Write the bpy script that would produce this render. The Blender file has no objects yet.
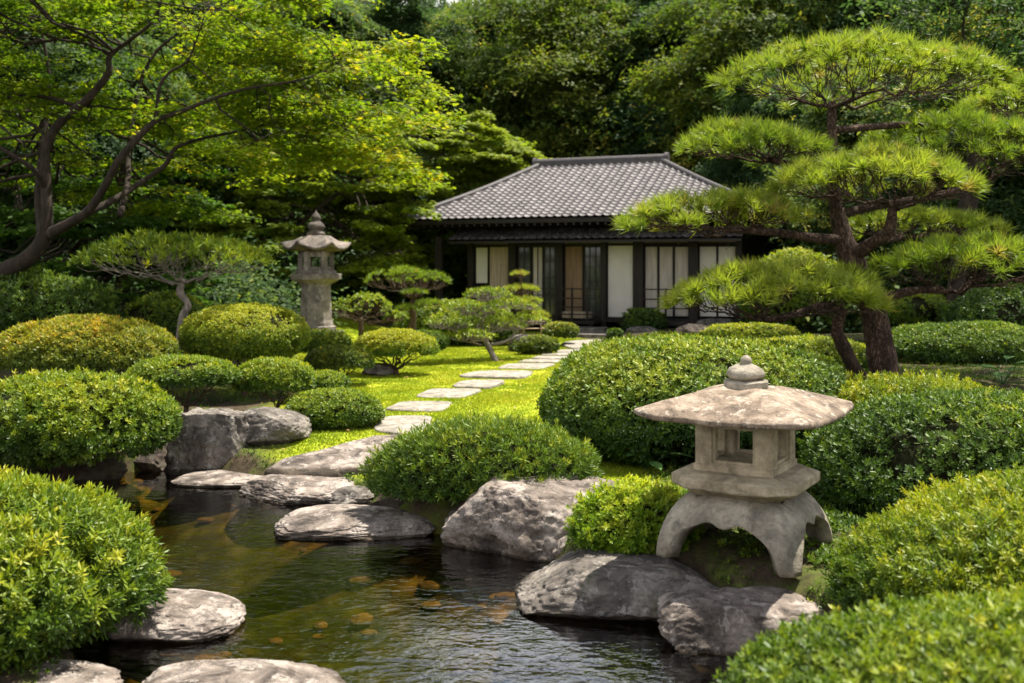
import bpy, math, random
import numpy as np
from mathutils import Vector, Matrix

# ------------------------------------------------------------------ scene, camera, light
S = bpy.context.scene
COL = S.collection
FPX, HZ, CAMZ = 995.0, 270.0, 1.6
cd = bpy.data.cameras.new("camera"); cam = bpy.data.objects.new("camera", cd); COL.objects.link(cam)
cd.sensor_width = 36; cd.lens = FPX*36/1024; cd.shift_y = -(341.5-HZ)/1024
cd.clip_start = 0.05; cd.clip_end = 2000
cam.location = (0, 0, CAMZ); cam.rotation_euler = (math.radians(90), 0, 0)
cd.dof.use_dof = True; cd.dof.focus_distance = 7.0; cd.dof.aperture_fstop = 2.2
S.camera = cam
SUN = Vector((0.32, 0.21, 0.92)).normalized()
w = bpy.data.worlds.new("World"); S.world = w; w.use_nodes = True
nt = w.node_tree; nt.nodes.clear()
sky = nt.nodes.new("ShaderNodeTexSky"); sky.sky_type = 'NISHITA'; sky.sun_disc = False
sky.sun_elevation = math.asin(SUN.z); sky.sun_rotation = math.atan2(SUN.x, SUN.y)
sky.air_density = 1.0; sky.dust_density = 1.6; sky.ozone_density = 1.0
bg = nt.nodes.new("ShaderNodeBackground"); bg.inputs[1].default_value = 0.066
wo = nt.nodes.new("ShaderNodeOutputWorld")
tcw = nt.nodes.new("ShaderNodeTexCoord"); mpw = nt.nodes.new("ShaderNodeMapping"); mpw.inputs['Scale'].default_value = (1, 1, 2.2)
nzw = nt.nodes.new("ShaderNodeTexNoise"); nzw.inputs['Scale'].default_value = 2.6; nzw.inputs['Detail'].default_value = 7; nzw.inputs['Roughness'].default_value = 0.58
rpw = nt.nodes.new("ShaderNodeValToRGB"); rpw.color_ramp.elements[0].position = 0.42; rpw.color_ramp.elements[1].position = 0.60
mxw = nt.nodes.new("ShaderNodeMix"); mxw.data_type = 'RGBA'; mxw.inputs[7].default_value = (12.5, 12.3, 12.2, 1)
nt.links.new(tcw.outputs['Generated'], mpw.inputs[0]); nt.links.new(mpw.outputs[0], nzw.inputs['Vector']); sxw = nt.nodes.new("ShaderNodeSeparateXYZ"); nt.links.new(tcw.outputs['Generated'], sxw.inputs[0])
maw = nt.nodes.new("ShaderNodeMath"); maw.operation = 'MULTIPLY_ADD'; maw.inputs[1].default_value = -0.26; maw.inputs[2].default_value = 0.15; nt.links.new(sxw.outputs[2], maw.inputs[0])
adw = nt.nodes.new("ShaderNodeMath"); adw.operation = 'ADD'; nt.links.new(nzw.outputs[0], adw.inputs[0]); nt.links.new(maw.outputs[0], adw.inputs[1])
nt.links.new(adw.outputs[0], rpw.inputs[0])
nt.links.new(rpw.outputs[0], mxw.inputs[0]); nt.links.new(sky.outputs[0], mxw.inputs[6]); nt.links.new(mxw.outputs[2], bg.inputs[0]); nt.links.new(bg.outputs[0], wo.inputs[0])
sd = bpy.data.lights.new("sun", 'SUN'); sd.energy = 5.0; sd.angle = math.radians(0.53); sd.color = (1, 0.94, 0.83)
so = bpy.data.objects.new("sun", sd); COL.objects.link(so)
so.rotation_euler = SUN.to_track_quat('Z', 'Y').to_euler()
S.view_settings.view_transform = 'Standard'; S.view_settings.look = 'None'
S.view_settings.exposure = 1.3; S.view_settings.gamma = 1
S.cycles.max_bounces = 6; S.cycles.diffuse_bounces = 3; S.cycles.glossy_bounces = 3
S.cycles.transmission_bounces = 4; S.cycles.transparent_max_bounces = 10
S.cycles.caustics_reflective = False; S.cycles.caustics_refractive = False
S.cycles.use_denoising = True
S.cycles.sample_clamp_indirect = 6

WATER_Z = -0.28
def W(px, py, D):
    return np.array([(px-512)/FPX*D, D, CAMZ-(py-HZ)/FPX*D])
def onz(px, py, z):
    D = (CAMZ-z)*FPX/(py-HZ)
    return np.array([(px-512)/FPX*D, D, z])

# ------------------------------------------------------------------ numeric noise
def _hash(i, j, k, seed):
    n = (i.astype(np.int64)*374761393 + j.astype(np.int64)*668265263 + k.astype(np.int64)*2147483647 + seed*1274126177) & 0xffffffff
    n = ((n ^ (n >> 13))*1274126177) & 0xffffffff
    n = ((n ^ (n >> 16))*2246822519) & 0xffffffff
    return ((n ^ (n >> 15)) & 0xffffff)/float(0xffffff)
def vnoise(P, seed=0):
    P = np.asarray(P, float); i = np.floor(P); f = P-i; f = f*f*(3-2*f); i = i.astype(np.int64)
    r = 0
    for a in (0, 1):
        for b in (0, 1):
            for c in (0, 1):
                wgt = (f[..., 0] if a else 1-f[..., 0])*(f[..., 1] if b else 1-f[..., 1])*(f[..., 2] if c else 1-f[..., 2])
                r = r + wgt*_hash(i[..., 0]+a, i[..., 1]+b, i[..., 2]+c, seed)
    return r*2-1
def fbm(P, octv=4, seed=0, gain=0.5):
    P = np.asarray(P, float); r = 0; a = 1; t = 0
    for o in range(octv):
        r = r+a*vnoise(P*2**o+17.3*o, seed+o); t += a; a *= gain
    return r/t
def ss(t):
    t = np.clip(t, 0, 1); return t*t*(3-2*t)

# ------------------------------------------------------------------ mesh helpers
def mesh_obj(name, V, F, mat, parent=None, smooth=False, attrs=None, loc=None):
    V = np.asarray(V, np.float32); me = bpy.data.meshes.new(name)
    if isinstance(F, np.ndarray):
        n, k = F.shape
        me.vertices.add(len(V)); me.vertices.foreach_set("co", V.ravel())
        me.loops.add(n*k); me.loops.foreach_set("vertex_index", F.astype(np.int32).ravel())
        me.polygons.add(n); me.polygons.foreach_set("loop_start", np.arange(0, n*k, k, dtype=np.int32))
        me.polygons.foreach_set("loop_total", np.full(n, k, np.int32))
        me.update(calc_edges=True)
    else:
        me.from_pydata([tuple(map(float, v)) for v in V], [], [tuple(int(i) for i in f) for f in F]); me.update()
    if smooth:
        me.polygons.foreach_set("use_smooth", np.ones(len(me.polygons), bool))
    for an, (dom, val) in (attrs or {}).items():
        a = me.attributes.new(an, 'FLOAT', dom); a.data.foreach_set("value", np.asarray(val, np.float32))
    me.materials.append(mat)
    o = bpy.data.objects.new(name, me); COL.objects.link(o)
    if loc is not None: o.location = loc
    if parent is not None: o.parent = parent
    return o
def empty(name, loc, rz=0):
    o = bpy.data.objects.new(name, None); COL.objects.link(o); o.location = tuple(map(float, loc)); o.rotation_euler = (0, 0, rz)
    o.empty_display_size = 0.2
    return o
def tag(o, label=None, cat=None, group=None, kind=None):
    if label: o['label'] = label
    if cat: o['category'] = cat
    if group: o['group'] = group
    if kind: o['kind'] = kind
    return o

class MB:
    """collects pieces (boxes, prisms, tubes, grids) that become one mesh"""
    def __init__(s): s.V = []; s.F = []; s.n = 0
    def add(s, V, F):
        V = np.asarray(V, float)
        s.F += [tuple(int(i)+s.n for i in f) for f in F]; s.V.append(V); s.n += len(V)
    def box(s, x0, x1, y0, y1, z0, z1):
        V = [(x, y, z) for x in (x0, x1) for y in (y0, y1) for z in (z0, z1)]
        s.add(V, [(0, 1, 3, 2), (4, 6, 7, 5), (0, 4, 5, 1), (2, 3, 7, 6), (0, 2, 6, 4), (1, 5, 7, 3)])
    def cbox(s, c, h, b=0.15):
        """box with chamfered vertical edges"""
        x, y, z = h; q = min(x, y)*b
        ring = [(-x+q, -y), (x-q, -y), (x, -y+q), (x, y-q), (x-q, y), (-x+q, y), (-x, y-q), (-x, -y+q)]
        V = [(c[0]+a, c[1]+d, c[2]+e) for e in (-z, z) for a, d in ring]
        F = [(i, (i+1) % 8, 8+(i+1) % 8, 8+i) for i in range(8)]+[tuple(range(7, -1, -1)), tuple(range(8, 16))]
        s.add(V, F)
    def tube(s, P, R, n=6, cap=True):
        P = np.asarray(P, float); R = np.broadcast_to(np.asarray(R, float), (len(P),))
        T = np.gradient(P, axis=0); T /= np.linalg.norm(T, axis=1)[:, None]+1e-9
        u = np.cross(T[0], (0.13, 0.31, 0.94));
        if np.linalg.norm(u) < 0.1: u = np.cross(T[0], (1, 0, 0))
        u /= np.linalg.norm(u); V = []
        a = np.arange(n)*2*np.pi/n
        for i in range(len(P)):
            u = u-T[i]*np.dot(u, T[i]); u /= np.linalg.norm(u)+1e-9; v = np.cross(T[i], u)
            V.append(P[i]+R[i]*(np.cos(a)[:, None]*u+np.sin(a)[:, None]*v))
        F = []
        for i in range(len(P)-1):
            for j in range(n):
                F.append((i*n+j, i*n+(j+1) % n, (i+1)*n+(j+1) % n, (i+1)*n+j))
        if cap: F.append(tuple(range(n-1, -1, -1))); F.append(tuple(range((len(P)-1)*n, len(P)*n)))
        s.add(np.concatenate(V), F)
    def rings(s, R, cap0=True, cap1=True):
        """list of (n,3) closed rings lofted"""
        n = len(R[0]); F = []
        for i in range(len(R)-1):
            for j in range(n):
                F.append((i*n+j, i*n+(j+1) % n, (i+1)*n+(j+1) % n, (i+1)*n+j))
        if cap0: F.append(tuple(range(n-1, -1, -1)))
        if cap1: F.append(tuple(range((len(R)-1)*n, len(R)*n)))
        s.add(np.concatenate(R), F)
    def build(s, name, mat, parent=None, smooth=False, loc=None):
        V = np.concatenate(s.V)
        return mesh_obj(name, V, s.F, mat, parent, smooth, None, loc)

# ------------------------------------------------------------------ materials
def newmat(name):
    m = bpy.data.materials.new(name); m.use_nodes = True; m.node_tree.nodes.clear()
    return m, m.node_tree.nodes, m.node_tree.links
def ramp(N, stops, interp='LINEAR'):
    r = N.new("ShaderNodeValToRGB"); e = r.color_ramp.elements; r.color_ramp.interpolation = interp
    while len(e) < len(stops): e.new(0.5)
    for i, (p, c) in enumerate(stops):
        e[i].position = p; e[i].color = (*c, 1) if len(c) == 3 else c
    return r
def noise(N, L, coord, scale, detail=5, rough=0.55, dist=0.0):
    n = N.new("ShaderNodeTexNoise"); n.inputs['Scale'].default_value = scale; n.inputs['Detail'].default_value = detail
    n.inputs['Roughness'].default_value = rough; n.inputs['Distortion'].default_value = dist
    L.new(coord, n.inputs['Vector']); return n
def mixc(N, L, f, a, b, mode='MIX'):
    m = N.new("ShaderNodeMix"); m.data_type = 'RGBA'; m.blend_type = mode
    for s, v in ((0, f), (6, a), (7, b)):
        if isinstance(v, (int, float)): m.inputs[s].default_value = v
        elif isinstance(v, tuple): m.inputs[s].default_value = (*v, 1) if len(v) == 3 else v
        else: L.new(v, m.inputs[s])
    return m.outputs[2]
def principled(N, L, col, rough=0.8, spec=0.3, normal=None):
    p = N.new("ShaderNodeBsdfPrincipled")
    if isinstance(col, tuple): p.inputs['Base Color'].default_value = (*col, 1)
    else: L.new(col, p.inputs['Base Color'])
    if isinstance(rough, (int, float)): p.inputs['Roughness'].default_value = rough
    else: L.new(rough, p.inputs['Roughness'])
    p.inputs['Specular IOR Level'].default_value = spec
    if normal is not None: L.new(normal, p.inputs['Normal'])
    return p
def bump(N, L, h, strength=0.5, dist=0.02, normal=None):
    b = N.new("ShaderNodeBump"); b.inputs['Strength'].default_value = strength; b.inputs['Distance'].default_value = dist
    L.new(h, b.inputs['Height'])
    if normal is not None: L.new(normal, b.inputs['Normal'])
    return b.outputs[0]
def out(N, L, sh):
    o = N.new("ShaderNodeOutputMaterial"); L.new(sh, o.inputs[0])

def leafmat(name, stops, trans=0.4, rough=0.45, spec=0.28, tboost=(1.25, 1.3, 0.6)):
    m, N, L = newmat(name)
    a = N.new("ShaderNodeAttribute"); a.attribute_name = 'tint'
    r = ramp(N, stops); L.new(a.outputs['Fac'], r.inputs[0])
    p = principled(N, L, r.outputs[0], rough, spec)
    t = N.new("ShaderNodeBsdfTranslucent"); L.new(mixc(N, L, 1.0, r.outputs[0], tboost, 'MULTIPLY'), t.inputs[0])
    mx = N.new("ShaderNodeMixShader"); mx.inputs[0].default_value = trans
    L.new(p.outputs[0], mx.inputs[1]); L.new(t.outputs[0], mx.inputs[2]); out(N, L, mx.outputs[0]); return m

def barkmat(name, c0, c1, scale=9, bs=0.9, zs=0.35, dist=0.03):
    m, N, L = newmat(name)
    tc = N.new("ShaderNodeTexCoord"); mp = N.new("ShaderNodeMapping"); mp.inputs['Scale'].default_value = (1, 1, zs)
    L.new(tc.outputs['Object'], mp.inputs[0])
    n1 = noise(N, L, mp.outputs[0], scale, 8, 0.65, 0.4)
    v = N.new("ShaderNodeTexVoronoi"); v.feature = 'DISTANCE_TO_EDGE'; v.inputs['Scale'].default_value = scale*2.2
    L.new(mixc(N, L, 0.25, mp.outputs[0], n1.outputs['Color']), v.inputs['Vector'])
    r = ramp(N, [(0.3, c0), (0.7, c1)]); L.new(n1.outputs[0], r.inputs[0])
    vr = ramp(N, [(0.0, (0.45,)*3), (0.16, (1, 1, 1))]); L.new(v.outputs[0], vr.inputs[0])
    colr = mixc(N, L, 0.8, r.outputs[0], vr.outputs[0], 'MULTIPLY')
    h = mixc(N, L, 0.5, n1.outputs[0], vr.outputs[0])
    p = principled(N, L, colr, 0.9, 0.2, bump(N, L, h, bs, dist)); out(N, L, p.outputs[0]); return m

def stonemat(name, dark, mid, light, lich=(0.42, 0.41, 0.36), lam=0.5, scale=1.0, bs=0.6, moss=0.0, spots=0.0, crack=0.0, wet=0.0):
    m, N, L = newmat(name)
    tc = N.new("ShaderNodeTexCoord"); co = tc.outputs['Object']
    n1 = noise(N, L, co, 2.6*scale, 9, 0.62, 0.5); n2 = noise(N, L, co, 11*scale, 8, 0.7, 0.2); n3 = noise(N, L, co, 60*scale, 4, 0.7)
    r = ramp(N, [(0.34, dark), (0.5, mid), (0.63, light)]); L.new(n1.outputs[0], r.inputs[0])
    c = mixc(N, L, 0.55, r.outputs[0], ramp_on(N, L, n2.outputs[0], [(0.33, (0.45, 0.45, 0.45)), (0.62, (1.15, 1.12, 1.08))]), 'MULTIPLY')
    n4 = noise(N, L, co, 6.5*scale, 10, 0.75, 0.25)
    lf = ramp_on(N, L, n4.outputs[0], [(0.54, (0, 0, 0)), (0.60, (lam,)*3)])
    c = mixc(N, L, lf, c, lich)
    c = mixc(N, L, 0.5, c, ramp_on(N, L, n3.outputs[0], [(0.3, (0.6, 0.6, 0.6)), (0.65, (1.15, 1.15, 1.15))]), 'MULTIPLY')
    if spots:
        n5 = noise(N, L, co, 7*scale, 6, 0.7, 1.2)
        c = mixc(N, L, ramp_on(N, L, n5.outputs[0], [(0.56, (0, 0, 0)), (0.66, (spots,)*3)]), c, (0.035, 0.03, 0.025))
    if moss:
        g = N.new("ShaderNodeNewGeometry"); sx = N.new("ShaderNodeSeparateXYZ"); L.new(tc.outputs['Object'], sx.inputs[0])
        n6 = noise(N, L, co, 4*scale, 8, 0.7, 0.6)
        c = mixc(N, L, ramp_on(N, L, n6.outputs[0], [(0.57, (0, 0, 0)), (0.66, (moss,)*3)]), c, (0.10, 0.12, 0.03))
    if wet:
        sz = N.new("ShaderNodeSeparateXYZ"); L.new(co, sz.inputs[0]); wm = N.new("ShaderNodeMath"); wm.operation = 'MULTIPLY_ADD'; wm.inputs[1].default_value = 0.05; L.new(n2.outputs[0], wm.inputs[0])
        ng = N.new("ShaderNodeMath"); ng.operation = 'MULTIPLY'; ng.inputs[1].default_value = -1.0; L.new(sz.outputs[2], ng.inputs[0]); L.new(ng.outputs[0], wm.inputs[2])
        wf = ramp_on(N, L, wm.outputs[0], [(0.0, (0, 0, 0)), (0.012, (wet, wet, wet))])
        c = mixc(N, L, wf, c, mixc(N, L, 1.0, c, (0.30, 0.27, 0.22), 'MULTIPLY'))
    wv = mixc(N, L, 0.45, co, n1.outputs['Color'])
    vo = N.new("ShaderNodeTexVoronoi"); vo.feature = 'DISTANCE_TO_EDGE'; vo.inputs['Scale'].default_value = 1.9*scale; L.new(wv, vo.inputs['Vector'])
    cr = ramp_on(N, L, vo.outputs[0], [(0.0, (0, 0, 0)), (0.035, (1, 1, 1))])
    if crack: c = mixc(N, L, crack, c, mixc(N, L, 1.0, c, cr, 'MULTIPLY'))
    n7 = noise(N, L, co, 28*scale, 6, 0.75)
    h = mixc(N, L, 0.45, n2.outputs[0], mixc(N, L, 0.4, n7.outputs[0], n3.outputs[0]))
    if crack: h = mixc(N, L, 0.14, h, cr)
    n = bump(N, L, h, bs, 0.035/scale, bump(N, L, n1.outputs[0], 0.5, 0.10/scale))
    p = principled(N, L, c, 0.85, 0.25, n); out(N, L, p.outputs[0]); return m
def ramp_on(N, L, v, stops):
    r = ramp(N, stops); L.new(v, r.inputs[0]); return r.outputs[0]

def plainmat(name, c, rough=0.6, spec=0.3, var=0.3, scale=6, stretch=(1, 1, 1), bs=0.2):
    m, N, L = newmat(name)
    tc = N.new("ShaderNodeTexCoord"); mp = N.new("ShaderNodeMapping"); mp.inputs['Scale'].default_value = stretch
    L.new(tc.outputs['Object'], mp.inputs[0]); n = noise(N, L, mp.outputs[0], scale, 6, 0.6)
    k = ramp_on(N, L, n.outputs[0], [(0.3, (1-var,)*3), (0.7, (1+var*0.4,)*3)])
    p = principled(N, L, mixc(N, L, 1.0, c, k, 'MULTIPLY'), rough, spec, bump(N, L, n.outputs[0], bs, 0.004)); out(N, L, p.outputs[0]); return m

M = {}
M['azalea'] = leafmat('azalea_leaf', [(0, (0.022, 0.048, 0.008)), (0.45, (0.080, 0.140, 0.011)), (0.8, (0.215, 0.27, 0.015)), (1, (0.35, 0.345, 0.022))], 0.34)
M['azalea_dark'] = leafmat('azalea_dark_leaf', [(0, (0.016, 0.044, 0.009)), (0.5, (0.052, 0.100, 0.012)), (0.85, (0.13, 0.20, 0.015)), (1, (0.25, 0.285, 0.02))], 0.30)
M['azalea_orange'] = leafmat('azalea_orange_leaf', [(0, (0.04, 0.075, 0.012)), (0.4, (0.12, 0.16, 0.018)), (0.75, (0.27, 0.265, 0.018)), (1, (0.42, 0.27, 0.022))])
M['lime'] = leafmat('lime_leaf', [(0, (0.07, 0.14, 0.010)), (0.5, (0.17, 0.27, 0.015)), (1, (0.42, 0.44, 0.03))], 0.42)
M['needle'] = leafmat('pine_needle', [(0, (0.06, 0.105, 0.016)), (0.5, (0.15, 0.225, 0.022)), (0.93, (0.31, 0.35, 0.045)), (1, (0.34, 0.27, 0.08))], 0.45, 0.4, 0.4)
M['maple'] = leafmat('maple_leaf', [(0, (0.045, 0.10, 0.010)), (0.5, (0.12, 0.20, 0.012)), (0.85, (0.25, 0.30, 0.018)), (1, (0.40, 0.34, 0.02))], 0.58, 0.55, 0.2)
M['maple_green'] = leafmat('maple_green_leaf', [(0, (0.035, 0.09, 0.012)), (0.5, (0.09, 0.17, 0.018)), (1, (0.24, 0.29, 0.025))], 0.5, 0.55, 0.2)
M['forest'] = leafmat('forest_leaf', [(0, (0.024, 0.056, 0.020)), (0.5, (0.058, 0.104, 0.036)), (0.9, (0.145, 0.20, 0.045)), (1, (0.32, 0.29, 0.05))], 0.48, 0.6, 0.15, (1.2, 1.25, 0.7))
M['forest_y'] = leafmat('forest_leaf_light', [(0, (0.04, 0.08, 0.015)), (0.55, (0.11, 0.15, 0.022)), (1, (0.32, 0.26, 0.035))], 0.5, 0.6, 0.15)
M['dry'] = leafmat('fallen_leaf', [(0, (0.16, 0.08, 0.03)), (0.6, (0.32, 0.20, 0.06)), (1, (0.42, 0.34, 0.08))], 0.2)
M['fernleaf'] = leafmat('broad_leaf', [(0, (0.05, 0.13, 0.04)), (1, (0.12, 0.22, 0.06))], 0.3, 0.35, 0.5)
M['grass'] = leafmat('grass_blade', [(0, (0.15, 0.22, 0.012)), (0.6, (0.28, 0.33, 0.017)), (1, (0.42, 0.39, 0.04))], 0.35, 0.6, 0.2)
M['inner'] = plainmat('inner_dark_core', (0.022, 0.024, 0.010), 0.95, 0.05, 0.5, 14)  # near-black fill of the light-blocking shrub core
M['bark'] = barkmat('pine_bark', (0.035, 0.023, 0.017), (0.16, 0.10, 0.072), 11, 1.0, 0.4, 0.06)
M['twig'] = barkmat('twig_bark', (0.05, 0.033, 0.022), (0.15, 0.10, 0.065), 22, 0.5, 0.5, 0.01)
M['palebark'] = barkmat('pale_bark', (0.12, 0.10, 0.085), (0.34, 0.29, 0.24), 16, 0.5, 0.5, 0.01)
M['maplebark'] = barkmat('maple_bark', (0.018, 0.014, 0.010), (0.062, 0.045, 0.033), 10, 0.7, 0.35, 0.02)
M['rock_pink'] = stonemat('rock_warm', (0.065, 0.053, 0.045), (0.19, 0.155, 0.13), (0.36, 0.31, 0.27), (0.44, 0.39, 0.34), 0.6, 1.5, 1.0, spots=0.8, crack=0.35, wet=1.0)
M['rock_gray'] = stonemat('rock_grey', (0.045, 0.038, 0.033), (0.125, 0.108, 0.093), (0.25, 0.22, 0.19), (0.38, 0.35, 0.31), 0.6, 1.5, 1.0, moss=0.3, spots=0.7, crack=0.35, wet=1.0)
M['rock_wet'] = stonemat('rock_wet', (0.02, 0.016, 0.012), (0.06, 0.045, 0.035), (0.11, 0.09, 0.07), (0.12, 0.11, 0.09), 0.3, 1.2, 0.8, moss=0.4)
M['slab'] = stonemat('path_slab', (0.15, 0.135, 0.11), (0.28, 0.25, 0.21), (0.37, 0.335, 0.285), (0.40, 0.37, 0.32), 0.5, 2.2, 0.7, spots=0.4, moss=0.08)
M['lantern'] = stonemat('lantern_granite', (0.21, 0.17, 0.115), (0.36, 0.30, 0.205), (0.46, 0.39, 0.28), (0.40, 0.36, 0.28), 0.4, 2.2, 0.5, spots=0.12)
M['lantern_roof'] = stonemat('lantern_roof_granite', (0.09, 0.068, 0.050), (0.22, 0.165, 0.12), (0.36, 0.29, 0.22), (0.52, 0.45, 0.36), 0.6, 2.3, 1.0, spots=0.75)
M['lantern_leg'] = stonemat('lantern_leg_granite', (0.16, 0.14, 0.105), (0.29, 0.255, 0.20), (0.40, 0.355, 0.28), (0.15, 0.135, 0.11), 0.5, 2.0, 0.6, moss=0.15, spots=0.35)
M['old_lantern'] = stonemat('old_lantern_granite', (0.09, 0.078, 0.066), (0.19, 0.165, 0.14), (0.31, 0.275, 0.235), (0.42, 0.40, 0.36), 0.5, 1.1, 0.6, spots=0.5)
M['old_lantern_roof'] = stonemat('old_lantern_roof_granite', (0.05, 0.042, 0.038), (0.12, 0.10, 0.09), (0.22, 0.18, 0.15), (0.30, 0.27, 0.25), 0.4, 1.1, 0.6, spots=0.5)
M['darkwood'] = plainmat('dark_timber', (0.016, 0.012, 0.010), 0.6, 0.3, 0.4, 8, (1, 1, 0.15))
M['plaster'] = plainmat('white_plaster', (0.62, 0.58, 0.53), 0.9, 0.2, 0.10, 2)
M['paper'] = plainmat('shoji_paper', (0.46, 0.41, 0.36), 0.9, 0.2, 0.28, 5, (2.5, 1, 0.25))
M['board'] = plainmat('weathered_board', (0.42, 0.33, 0.25), 0.8, 0.2, 0.4, 7, (4, 1, 0.15))
M['brownboard'] = plainmat('brown_board', (0.22, 0.14, 0.08), 0.7, 0.3, 0.45, 7, (4, 1, 0.18))
M['glass'] = plainmat('old_window_glass', (0.07, 0.075, 0.07), 0.08, 0.8, 0.8, 3, (2, 1, 0.6), 0.3)
M['bamboo'] = plainmat('bamboo', (0.34, 0.24, 0.13), 0.5, 0.4, 0.3, 20)
def tilemat():
    m, N, L = newmat('roof_tile')
    a = N.new("ShaderNodeAttribute"); a.attribute_name = 'tint'
    r = ramp(N, [(0, (0.07, 0.063, 0.064)), (0.5, (0.12, 0.108, 0.11)), (1, (0.20, 0.182, 0.184))]); L.new(a.outputs['Fac'], r.inputs[0])
    tc = N.new("ShaderNodeTexCoord"); n = noise(N, L, tc.outputs['Object'], 9, 7, 0.65)
    c = mixc(N, L, 0.7, r.outputs[0], ramp_on(N, L, n.outputs[0], [(0.3, (0.55, 0.53, 0.52)), (0.7, (1.15, 1.13, 1.12))]), 'MULTIPLY')
    p = principled(N, L, c, 0.62, 0.35, bump(N, L, n.outputs[0], 0.3, 0.01)); out(N, L, p.outputs[0]); return m
M['tile'] = tilemat()

def groundmat():
    m, N, L = newmat('garden_ground')
    tc = N.new("ShaderNodeTexCoord"); co = tc.outputs['Object']
    al = N.new("ShaderNodeAttribute"); al.attribute_name = 'lawn'
    ab = N.new("ShaderNodeAttribute"); ab.attribute_name = 'bed'
    n1 = noise(N, L, co, 1.3, 6, 0.6); n2 = noise(N, L, co, 14, 8, 0.7); n3 = noise(N, L, co, 70, 4, 0.7)
    lawn = ramp_on(N, L, n1.outputs[0], [(0.3, (0.14, 0.20, 0.011)), (0.5, (0.27, 0.31, 0.016)), (0.7, (0.37, 0.35, 0.026))])
    lawn = mixc(N, L, 0.7, lawn, ramp_on(N, L, n2.outputs[0], [(0.3, (0.55, 0.6, 0.5)), (0.6, (1.1, 1.1, 1.05))]), 'MULTIPLY')
    soil = ramp_on(N, L, n2.outputs[0], [(0.35, (0.035, 0.026, 0.016)), (0.6, (0.075, 0.055, 0.035))])
    moss = ramp_on(N, L, n2.outputs[0], [(0.3, (0.035, 0.060, 0.010)), (0.65, (0.10, 0.14, 0.015))])
    base = mixc(N, L, ramp_on(N, L, noise(N, L, co, 2.1, 7, 0.65).outputs[0], [(0.47, (0, 0, 0)), (0.60, (0.8, 0.8, 0.8))]), soil, moss)
    c = mixc(N, L, al.outputs['Fac'], base, lawn)
    v = N.new("ShaderNodeTexVoronoi"); v.inputs['Scale'].default_value = 5.5; L.new(co, v.inputs['Vector'])
    bedc = ramp_on(N, L, n1.outputs[0], [(0.38, (0.06, 0.05, 0.016)), (0.5, (0.17, 0.12, 0.032)), (0.62, (0.16, 0.16, 0.03))])
    bedc = mixc(N, L, 0.8, bedc, ramp_on(N, L, v.outputs['Distance'], [(0.1, (1.3, 1.25, 1.2)), (0.6, (0.3, 0.3, 0.3))]), 'MULTIPLY')
    bedc = mixc(N, L, 0.6, bedc, ramp_on(N, L, n2.outputs[0], [(0.3, (0.4, 0.4, 0.4)), (0.65, (1.3, 1.2, 1.1))]), 'MULTIPLY')
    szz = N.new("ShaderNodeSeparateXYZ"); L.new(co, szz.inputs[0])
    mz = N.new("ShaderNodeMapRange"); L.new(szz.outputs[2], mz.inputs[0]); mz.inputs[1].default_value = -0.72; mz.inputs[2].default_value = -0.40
    bedc = mixc(N, L, mz.outputs[0], mixc(N, L, 1.0, bedc, (0.45, 0.6, 0.55), 'MULTIPLY'), mixc(N, L, 1.0, bedc, (1.5, 1.25, 1.0), 'MULTIPLY'))  # deep bed darkened, shallows brightened in colour, for light the water would absorb
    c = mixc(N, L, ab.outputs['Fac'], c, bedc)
    h = mixc(N, L, 0.5, n2.outputs[0], n3.outputs[0])
    p = principled(N, L, c, 0.95, 0.1, bump(N, L, h, 0.7, 0.03)); out(N, L, p.outputs[0]); return m
M['ground'] = groundmat()
def watermat():
    m, N, L = newmat('pond_water')
    tc = N.new("ShaderNodeTexCoord"); co = tc.outputs['Object']
    mp = N.new("ShaderNodeMapping"); mp.inputs['Scale'].default_value = (0.75, 1.15, 1); mp.inputs['Rotation'].default_value = (0, 0, 0.25); L.new(co, mp.inputs[0])
    n1 = noise(N, L, mp.outputs[0], 6.5, 3, 0.5, 0.4); n2 = noise(N, L, mp.outputs[0], 17, 3, 0.5, 0.3); n0 = noise(N, L, mp.outputs[0], 0.55, 2, 0.5)
    h = mixc(N, L, 0.35, n1.outputs[0], n2.outputs[0])
    b = N.new("ShaderNodeBump"); b.inputs['Distance'].default_value = 0.035
    L.new(h, b.inputs['Height'])
    # calmer towards the back of the pond, livelier near the middle
    sx = N.new("ShaderNodeSeparateXYZ"); L.new(co, sx.inputs[0])
    mr = N.new("ShaderNodeMapRange"); L.new(sx.outputs[1], mr.inputs[0])
    mr.inputs[1].default_value = 4.5; mr.inputs[2].default_value = 9.0; mr.inputs[3].default_value = 0.75; mr.inputs[4].default_value = 0.16
    mu = N.new("ShaderNodeMath"); mu.operation = 'MULTIPLY'; L.new(mr.outputs[0], mu.inputs[0])
    rr = N.new("ShaderNodeMapRange"); L.new(n0.outputs[0], rr.inputs[0]); rr.inputs[1].default_value = 0.3; rr.inputs[2].default_value = 0.6; rr.inputs[3].default_value = 0.3; rr.inputs[4].default_value = 1.0
    L.new(rr.outputs[0], mu.inputs[1]); L.new(mu.outputs[0], b.inputs['Strength'])
    g = N.new("ShaderNodeBsdfGlossy"); g.inputs['Roughness'].default_value = 0.015; g.inputs[0].default_value = (0.95, 0.97, 1, 1); L.new(b.outputs[0], g.inputs['Normal'])
    t = N.new("ShaderNodeBsdfTransparent"); t.inputs[0].default_value = (0.62, 0.54, 0.28, 1)
    fr = N.new("ShaderNodeFresnel"); fr.inputs[0].default_value = 2.2; L.new(b.outputs[0], fr.inputs['Normal'])
    mx = N.new("ShaderNodeMixShader"); L.new(fr.outputs[0], mx.inputs[0]); L.new(t.outputs[0], mx.inputs[1]); L.new(g.outputs[0], mx.inputs[2])
    out(N, L, mx.outputs[0]); return m
M['water'] = watermat()

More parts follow.
